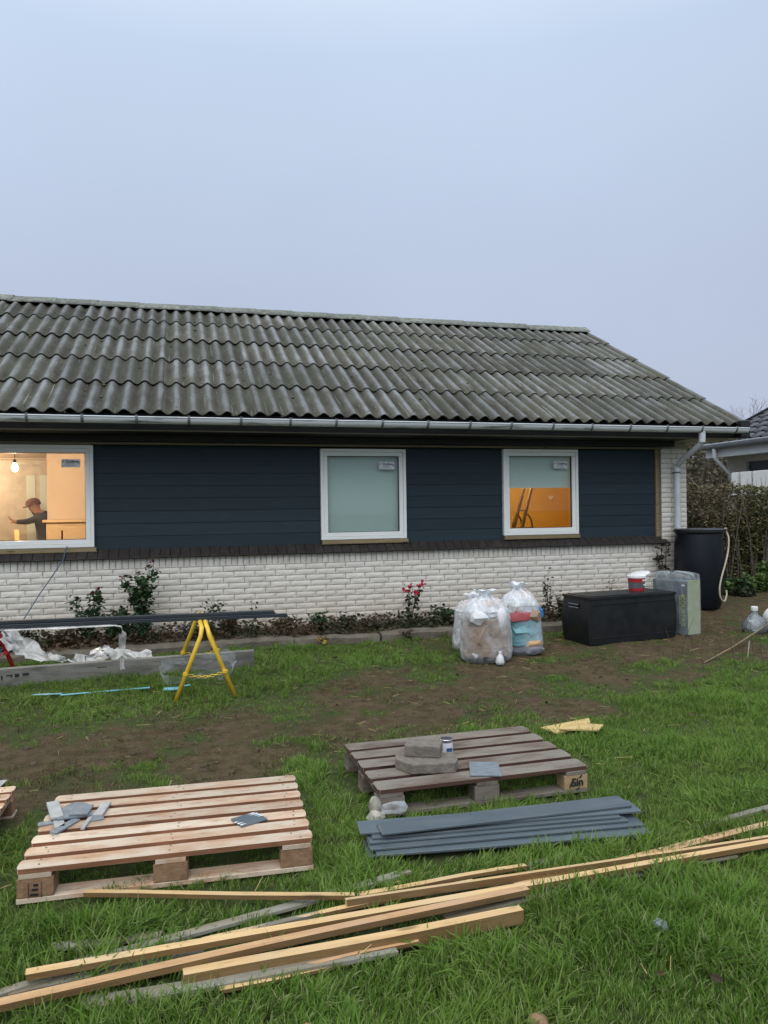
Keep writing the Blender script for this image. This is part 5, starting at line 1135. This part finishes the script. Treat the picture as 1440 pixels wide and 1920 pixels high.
# neighbour's house: eave running away from the viewer, dark tiled roof rising to the right
nh = empty('neighbour_house', (11.48, 14.34, .3), label='neighbouring house with black tiled roof and pale brick wall at the right', cat='house')
NEZ = 2.60; NP = R(25); LY = 8.0
M['ntile'] = simple('black_glazed_tile', (.045, .050, .062), (.065, .072, .085), 5, .25, spec=.6, var=.15)
M['nbrick'] = simple('buff_brick', (.40, .36, .32), (.33, .30, .26), 14, .9, .008, 30)
M['nfascia'] = simple('grey_white_fascia', (.50, .52, .53), (.44, .46, .47), 4, .6)
tp = []
nro = empty('tiled_roof', parent=nh)
NU, NV = 24, 6; TW, TLn = .30, .36
mb = MB(); v = []; f = []
ns_ = 12
for j in (0, 1):
    for lay in (0, 1):
        for i in range(ns_+1):
            t = i/ns_; v.append((j*(TLn+.05), t*(TW+.02), .034*math.sin(t*2*math.pi)+.004 - lay*.014+(.034 if j == 0 else 0)))
def q(j, lay, i): return (j*2+lay)*(ns_+1)+i
for i in range(ns_): f += [(q(0, 0, i), q(1, 0, i), q(1, 0, i+1), q(0, 0, i+1)), (q(0, 1, i), q(0, 1, i+1), q(1, 1, i+1), q(1, 1, i)), (q(0, 0, i), q(0, 0, i+1), q(0, 1, i+1), q(0, 1, i))]
tme = MB().add(v, f).mesh('roof_tile', M['ntile'], smooth=True)
for a in range(NV):
    for b in range(NU):
        s_ = a*TLn; y_ = -b*TW-TW
        if b > 14: continue
        put('roof_tile', tme, nro, (s_*math.cos(NP), y_+.1, NEZ+.05+s_*math.sin(NP)), (0, -NP, 0))
mb = MB(); 
mb.add([(0, .12, NEZ), (4.2, .12, NEZ+4.2*math.tan(NP)), (4.2, -LY, NEZ+4.2*math.tan(NP)), (0, -LY, NEZ), (0, .12, NEZ+.035), (4.2, .12, NEZ+.035+4.2*math.tan(NP)), (4.2, -LY, NEZ+.035+4.2*math.tan(NP)), (0, -LY, NEZ+.035)], [(0, 1, 2, 3), (7, 6, 5, 4), (0, 4, 5, 1), (1, 5, 6, 2), (2, 6, 7, 3), (3, 7, 4, 0)])
mb.build('roof_deck', M['ntile'], nro)
MB().bar((-.02, .16, NEZ+.03), (4.2, .16, NEZ+.06+4.2*math.tan(NP)), .05, .16).build('verge_board', M['black'], nro)
MB().tube([(-.06, .1, NEZ+.0), (-.06, -LY, NEZ+.0)], .065, 12).build('gutter', M['bracket'], nh, smooth=True)
MB().bar((-.125, .1, NEZ+.055), (-.125, -LY, NEZ+.055), .012, .02).build('gutter_lip', M['pipe'], nh)
MB().box((.02, -LY, NEZ-.24), (.06, .10, NEZ-.02)).build('fascia', M['nfascia'], nh)
MB().box((.061, -LY, NEZ-.22), (.52, .10, NEZ-.20)).build('soffit', M['nfascia'], nh)
MB().box((.5, -LY, -.3), (.7, -.02, NEZ-.221)).box((.7, -.22, -.3), (8, -.02, NEZ)).build('wall', M['nbrick'], nh)
MB().tube([(-.06, -.28, NEZ-.03), (-.06, -.28, NEZ-.22), (-.03, -.28, NEZ-.28), (.36, -.28, NEZ-.62), (.42, -.28, NEZ-.72), (.42, -.28, 0)], .042, 10).build('downpipe', M['pipe'], nh, angle=40)
wn = empty('window', parent=nh)
MB().box((.492, -2.6, .95), (.499, -.72, NEZ-.36)).build('pane', M['black'], wn)
ring_ = MB().box((.47, -2.7, .88), (.505, -.65, .95)).box((.47, -.72, .95), (.506, -.64, NEZ-.36)).build('frame', M['bracket'], wn)
# white crates stacked behind the hedge
for k, (y_, lb) in enumerate(((-.78, 'narrow white crate nearest the neighbour pipe'), (-1.12, 'middle white crate above the hedge'), (-1.56, 'wide white crate furthest right above the hedge'))):
    cr = empty('white_crate', (11.62-.02*k, 14.34+y_, 1.80), R(90), label=lb, cat='crate', group='white crates beyond the hedge')
    wd = (.2, .3, .42)[k]; MB().box((-wd/2, -.2, 0), (wd/2, .1, .5)).build('crate_body', M['whiteplastic'], cr, bevel=.012)
    for s_ in (-1, 1): MB().box((s_*wd*.38-.012, .1005, .05), (s_*wd*.38+.012, .112, .46)).build('rib', M['whiteplastic'], cr)
sb = empty('crate_stand', (11.62, 13.3, .27), label='low grey stand carrying the white crates', cat='stand'); MB().box((-.25, -.55, 1.45), (.25, .55, 1.52)).build('stand_top', M['greywood'], sb)
for a in (-.2, .2):
    for b in (-.5, .5): MB().box((a-.03, b-.03, 0), (a+.03, b+.03, 1.45)).build('leg', M['greywood'], sb)
# thicket behind the houses
rr = random.Random(21); th = MB(); tl = MB()
for i in range(1500):
    x = rr.uniform(14, 23); y = 22+rr.uniform(-1.5, 3.5); h_ = rr.uniform(1.6, 4.4); a = rr.uniform(-.5, .5)
    th.tube([(x, y, .2), (x+a*.5, y, .2+h_*.55), (x+a*1.3, y+rr.uniform(-.3, .3), .2+h_)], [.018, .012, .004], 3, cap=False)
for i in range(26000):
    x = rr.uniform(14, 23); y = 22+rr.uniform(-1.5, 3.5); leaves(tl, [(x, y, .3+rr.random()**.8*4.1)], .15, rr)
th_o = tag(th.build('thicket_twigs', M['twig']), 'grey brown bare thicket between the two houses', 'thicket', kind='stuff')
M['thicketleaf'] = leafmat('thicket_leaf', (.13, .12, .075), (.22, .195, .13)); tag(tl.build('thicket_leaves', M['thicketleaf']), 'dull olive leaves of the thicket between the houses', 'thicket', kind='stuff')
tr_ = empty('pole_tripod', (13.55, 18.2, .25), label='rough wooden pole rack seen over the hedge between the houses', cat='pole rack')
for a, b in (((-1.9, 0, 1.35), (0, 0, 2.45)), ((1.5, .2, 1.25), (.02, 0, 2.45)), ((.4, -.6, 1.0), (-.02, 0, 2.43)), ((-1.2, -.3, .9), (.05, 0, 2.40)), ((-1.9, .1, 1.25), (1.5, .1, 1.3)), ((-.9, .3, 0), (-.9, .3, 1.7)), ((.8, .3, 0), (.8, .3, 1.6))): MB().tube([a, b], .035, 6).build('pole', M['twig'], tr_)
# far bare tree
def bare_tree(loc, H, seed, label):
    rr = random.Random(seed); t = empty('bare_tree', loc, label=label, cat='tree'); trunk = MB(); tw_ = MB()
    def grow(p, d, L, r_, dep):
        q_ = p+d*L; m_ = (p+q_)/2+Vector((rr.gauss(0, .05), rr.gauss(0, .05), rr.gauss(0, .03)))*L
        (trunk if dep < 2 else tw_).tube([p, m_, q_], [r_, r_*.85, r_*.68], 5 if dep < 3 else 3, cap=False)
        if dep >= 6: return
        for k in range(rr.choice((2, 3, 3)) if dep < 5 else 3):
            nd_ = (d+Vector((rr.gauss(0, .45), rr.gauss(0, .45), rr.gauss(.08, .30)))).normalized(); grow(q_ if k < 2 else m_, nd_, L*rr.uniform(.62, .86), r_*.62, dep+1)
    grow(Vector((0, 0, -.2)), Vector((0, 0, 1)), H*.26, H*.012, 0)
    trunk.build('trunk', M['bark'], t); tag(tw_.build('crown', M['bark'], t), kind='stuff')
bare_tree((34.2, 37.4, .2), 9.8, 3, 'pale bare tree far behind the neighbouring roof')

# ------------------------------------------------------------------ grass
GC = bpy.data.collections.new('grass_tufts')
def tuft(seed, nbl, h0, h1, spread, mat, wid=.0026, bend=.6):
    rr = random.Random(seed); v = []; f = []
    for i in range(nbl):
        a = rr.uniform(0, 6.28); r_ = spread*math.sqrt(rr.random()); x0, y0 = r_*math.cos(a), r_*math.sin(a); h_ = rr.uniform(h0, h1); da = rr.uniform(0, 6.28) if rr.random() < .6 else rr.gauss(0, .7)
        bx2, by2 = math.cos(da), math.sin(da); be = rr.uniform(.15, 1)*bend; pa = da+1.57+rr.uniform(-.6, .6); wx, wy = math.cos(pa), math.sin(pa); wv_ = wid*rr.uniform(.7, 1.4)
        b = len(v)
        for k, t in enumerate((0, .35, .7, 1.0)):
            off = be*h_*t*t; z_ = h_*(t-.35*be*t*t)-.006; ww = wv_*(1-.25*t) if k < 3 else 0
            cx, cy = x0+bx2*off, y0+by2*off
            if k < 3: v += [(cx-wx*ww, cy-wy*ww, z_), (cx+wx*ww, cy+wy*ww, z_)]
            else: v.append((cx, cy, z_))
        f += [(b, b+1, b+3, b+2), (b+2, b+3, b+5, b+4), (b+4, b+5, b+6)]
    o = bpy.data.objects.new('tuft_%02d' % seed, MB().add(v, f).mesh('tuft', mat, smooth=True)); GC.objects.link(o)
tuft(0, 26, .035, .085, .055, M['grass']); tuft(1, 26, .03, .075, .055, M['grass'], bend=.9); tuft(2, 24, .05, .135, .05, M['grass'], bend=.9); tuft(3, 24, .04, .115, .06, M['grass'], bend=1.25)
tuft(4, 20, .02, .05, .06, M['grassdull'], bend=1.1); tuft(5, 18, .03, .07, .06, M['grassdull'], bend=1.2); tuft(6, 16, .015, .035, .06, M['grass'], bend=1.0)
keep_out = [(2.925, 6.96, .25), (2.97, 7.43, .18), (3.385, 7.13, .22), (6.595, 8.44, .30), (6.47, 7.32, .14)]
rects = [(-.065, 3.655, R(-2.6), .62, .42, .12), (1.545, 4.08, R(.4), .62, .42, .15), (4.83, 7.50, BXR, .62, .26, 0), (5.64, 7.62, R(103), .27, .13, 0), (1.46, 3.22, R(-7), .66, .13, 0.02), (-.81, 7.27, R(2.7), 1.48, .05, 0)]
segsT = [(Vector(a[:2]), Vector(b[:2]), wd) for a, b, wd, ht, mt, lb in TB]
rg = np.random.default_rng(5); P_, S_, I_, Q_ = [], [], [], []
def seedgrass(x0, x1, y0, y1, dens, smul):
    n_ = int((x1-x0)*(y1-y0)*dens); xs = rg.uniform(x0, x1, n_); ys = rg.uniform(y0, y1, n_); rv = rg.random((n_, 6))
    for x, y, r6 in zip(xs.tolist(), ys.tolist(), rv.tolist()):
        if y > 8.15 and x < 4.6: continue
        if y > 8.0 and x > 4.2 and r6[0] < .75: continue
        if x > 2 and abs(math.atan2(x, y)-_yaw) > R(34): continue
        if x < 0 and (math.atan2(x, y)-_yaw) < R(-36): continue
        m = mud(x, y)
        if r6[0] < m*.48: continue
        if any((x-a)**2+(y-b)**2 < c*c for a, b, c in keep_out): continue
        sh = 1.0; bad = False
        for cx, cy, an, hx, hy, lo in rects:
            dx, dy = x-cx, y-cy; u_ = dx*math.cos(an)+dy*math.sin(an); v_ = -dx*math.sin(an)+dy*math.cos(an)
            if abs(u_) < hx and abs(v_) < hy:
                if lo < .1: bad = True
                else: sh = .55
            elif lo >= .1 and abs(u_) < hx+.10 and abs(v_) < hy+.16: sh = min(sh, .62)
        if bad: continue
        if y < 3.3:
            for a, b, wd in segsT:
                ab = b-a; t = max(0, min(1, ((x-a.x)*ab.x+(y-a.y)*ab.y)/ab.length_squared)); dd = math.hypot(x-a.x-ab.x*t, y-a.y-ab.y*t)
                if dd < wd*.5+.012 and r6[1] < .9: bad = True; break
        if bad: continue
        cl_n = nz(x, y, 6, 2.3)+.6*nz(x, y, 2, 6)
        dull = m*1.3+.45*max(0, -nz(x, y, 9, .9))*(1. if y > 4.4 else .45)+.10*float(y > 5.6) > .14+r6[2]*.8
        if dull: i_ = 4 if r6[3] < .6 else 5
        elif m > .25: i_ = 6 if r6[3] < .6 else 1
        else: i_ = (2 if r6[3] < .35 else 3 if r6[3] < .65 else 0) if cl_n > 0 else (1 if r6[3] < .6 else 0)
        s_ = smul*sh*(.75+.45*r6[4])*(1+.5*cl_n)*(1-.45*m)
        la = 3*nz(x, y, 12, 1.0)*2; P_.append((x, y, gzn(x, y)-.002)); S_.append(s_); I_.append(i_); Q_.append(((r6[5]-.5)*.5+.18*math.cos(la), (r6[4]-.5)*.5+.18*math.sin(la), la+(r6[1]-.5)*3))
seedgrass(-2.0, 3.4, 1.7, 3.4, 860, .88); seedgrass(-2.4, 5.2, 3.4, 5.2, 560, .80); seedgrass(-2.9, 8.4, 5.2, 8.35, 360, .68); seedgrass(4.4, 10, 8.35, 10, 160, .9)
gp = bpy.data.meshes.new('grass_points'); gp.from_pydata(P_, [], [])
a_ = gp.attributes.new('scl', 'FLOAT', 'POINT'); a_.data.foreach_set('value', S_)
a_ = gp.attributes.new('idx', 'INT', 'POINT'); a_.data.foreach_set('value', I_)
a_ = gp.attributes.new('rot', 'FLOAT_VECTOR', 'POINT'); a_.data.foreach_set('vector', [c for q_ in Q_ for c in q_])
ng = bpy.data.node_groups.new('grass', 'GeometryNodeTree')
ng.interface.new_socket('Geometry', in_out='INPUT', socket_type='NodeSocketGeometry'); ng.interface.new_socket('Geometry', in_out='OUTPUT', socket_type='NodeSocketGeometry')
gi = ng.nodes.new('NodeGroupInput'); go = ng.nodes.new('NodeGroupOutput'); ip_ = ng.nodes.new('GeometryNodeInstanceOnPoints'); ci = ng.nodes.new('GeometryNodeCollectionInfo')
ci.inputs['Collection'].default_value = GC; ci.inputs['Separate Children'].default_value = True; ci.inputs['Reset Children'].default_value = True; ip_.inputs['Pick Instance'].default_value = True
def na(nm, ty):
    x = ng.nodes.new('GeometryNodeInputNamedAttribute'); x.data_type = ty; x.inputs['Name'].default_value = nm; return x.outputs[0]
ng.links.new(gi.outputs[0], ip_.inputs['Points']); ng.links.new(ci.outputs[0], ip_.inputs['Instance']); ng.links.new(na('idx', 'INT'), ip_.inputs['Instance Index'])
ng.links.new(na('rot', 'FLOAT_VECTOR'), ip_.inputs['Rotation']); ng.links.new(na('scl', 'FLOAT'), ip_.inputs['Scale']); ng.links.new(ip_.outputs[0], go.inputs[0])
gro = put('lawn_grass', gp); tag(gro, 'green lawn grass, long in front and worn along a muddy path', 'grass', kind='stuff')
gro.modifiers.new('grass', 'NODES').node_group = ng

# fallen leaves, straw and clods scattered over the lawn and the worn path
rr = random.Random(91); lv, sw, cd_ = MB(), MB(), MB()
for _ in range(420):
    x, y = rr.uniform(-2.4, 7.5), rr.uniform(2.0, 8.1); leaves(lv, [(x, y, gzn(x, y)+rr.uniform(.01, .05))], .035, rr)
for _ in range(520):
    x, y = rr.uniform(-2.2, 6.5), rr.uniform(2.0, 8.0); a = rr.uniform(0, 6.28); L = rr.uniform(.03, .10); z_ = gzn(x, y)+rr.uniform(.008, .04)
    sw.tube([(x, y, z_), (x+math.cos(a)*L, y+math.sin(a)*L, z_+rr.uniform(-.01, .02))], .0011, 3)
for _ in range(1500):
    x, y = rr.uniform(-2.4, 7.5), rr.uniform(4.3, 8.0)
    if mud(x, y) < .35+rr.random()*.3: continue
    r_ = .006+.02*rr.random()**3; z_ = gzn(x, y); bm = bmesh.new(); bmesh.ops.create_icosphere(bm, subdivisions=1, radius=r_)
    cd_.add([(x+p.co.x*rr.uniform(.8, 1.5), y+p.co.y*rr.uniform(.8, 1.5), z_+p.co.z*rr.uniform(.4, .8)) for p in bm.verts], [tuple(q_.index for q_ in fc.verts) for fc in bm.faces]); bm.free()
tag(lv.build('lawn_leaves', M['brownleaf']), 'brown fallen leaves scattered over the lawn', 'fallen leaves', kind='stuff')
tag(sw.build('lawn_straw', M['scrapwood']), 'pale straw and wood splinters scattered over the lawn', 'straw', kind='stuff')
tag(cd_.build('soil_clods', M['bedsoil'], smooth=True), 'small clods of soil on the worn muddy path', 'soil clods', kind='stuff')
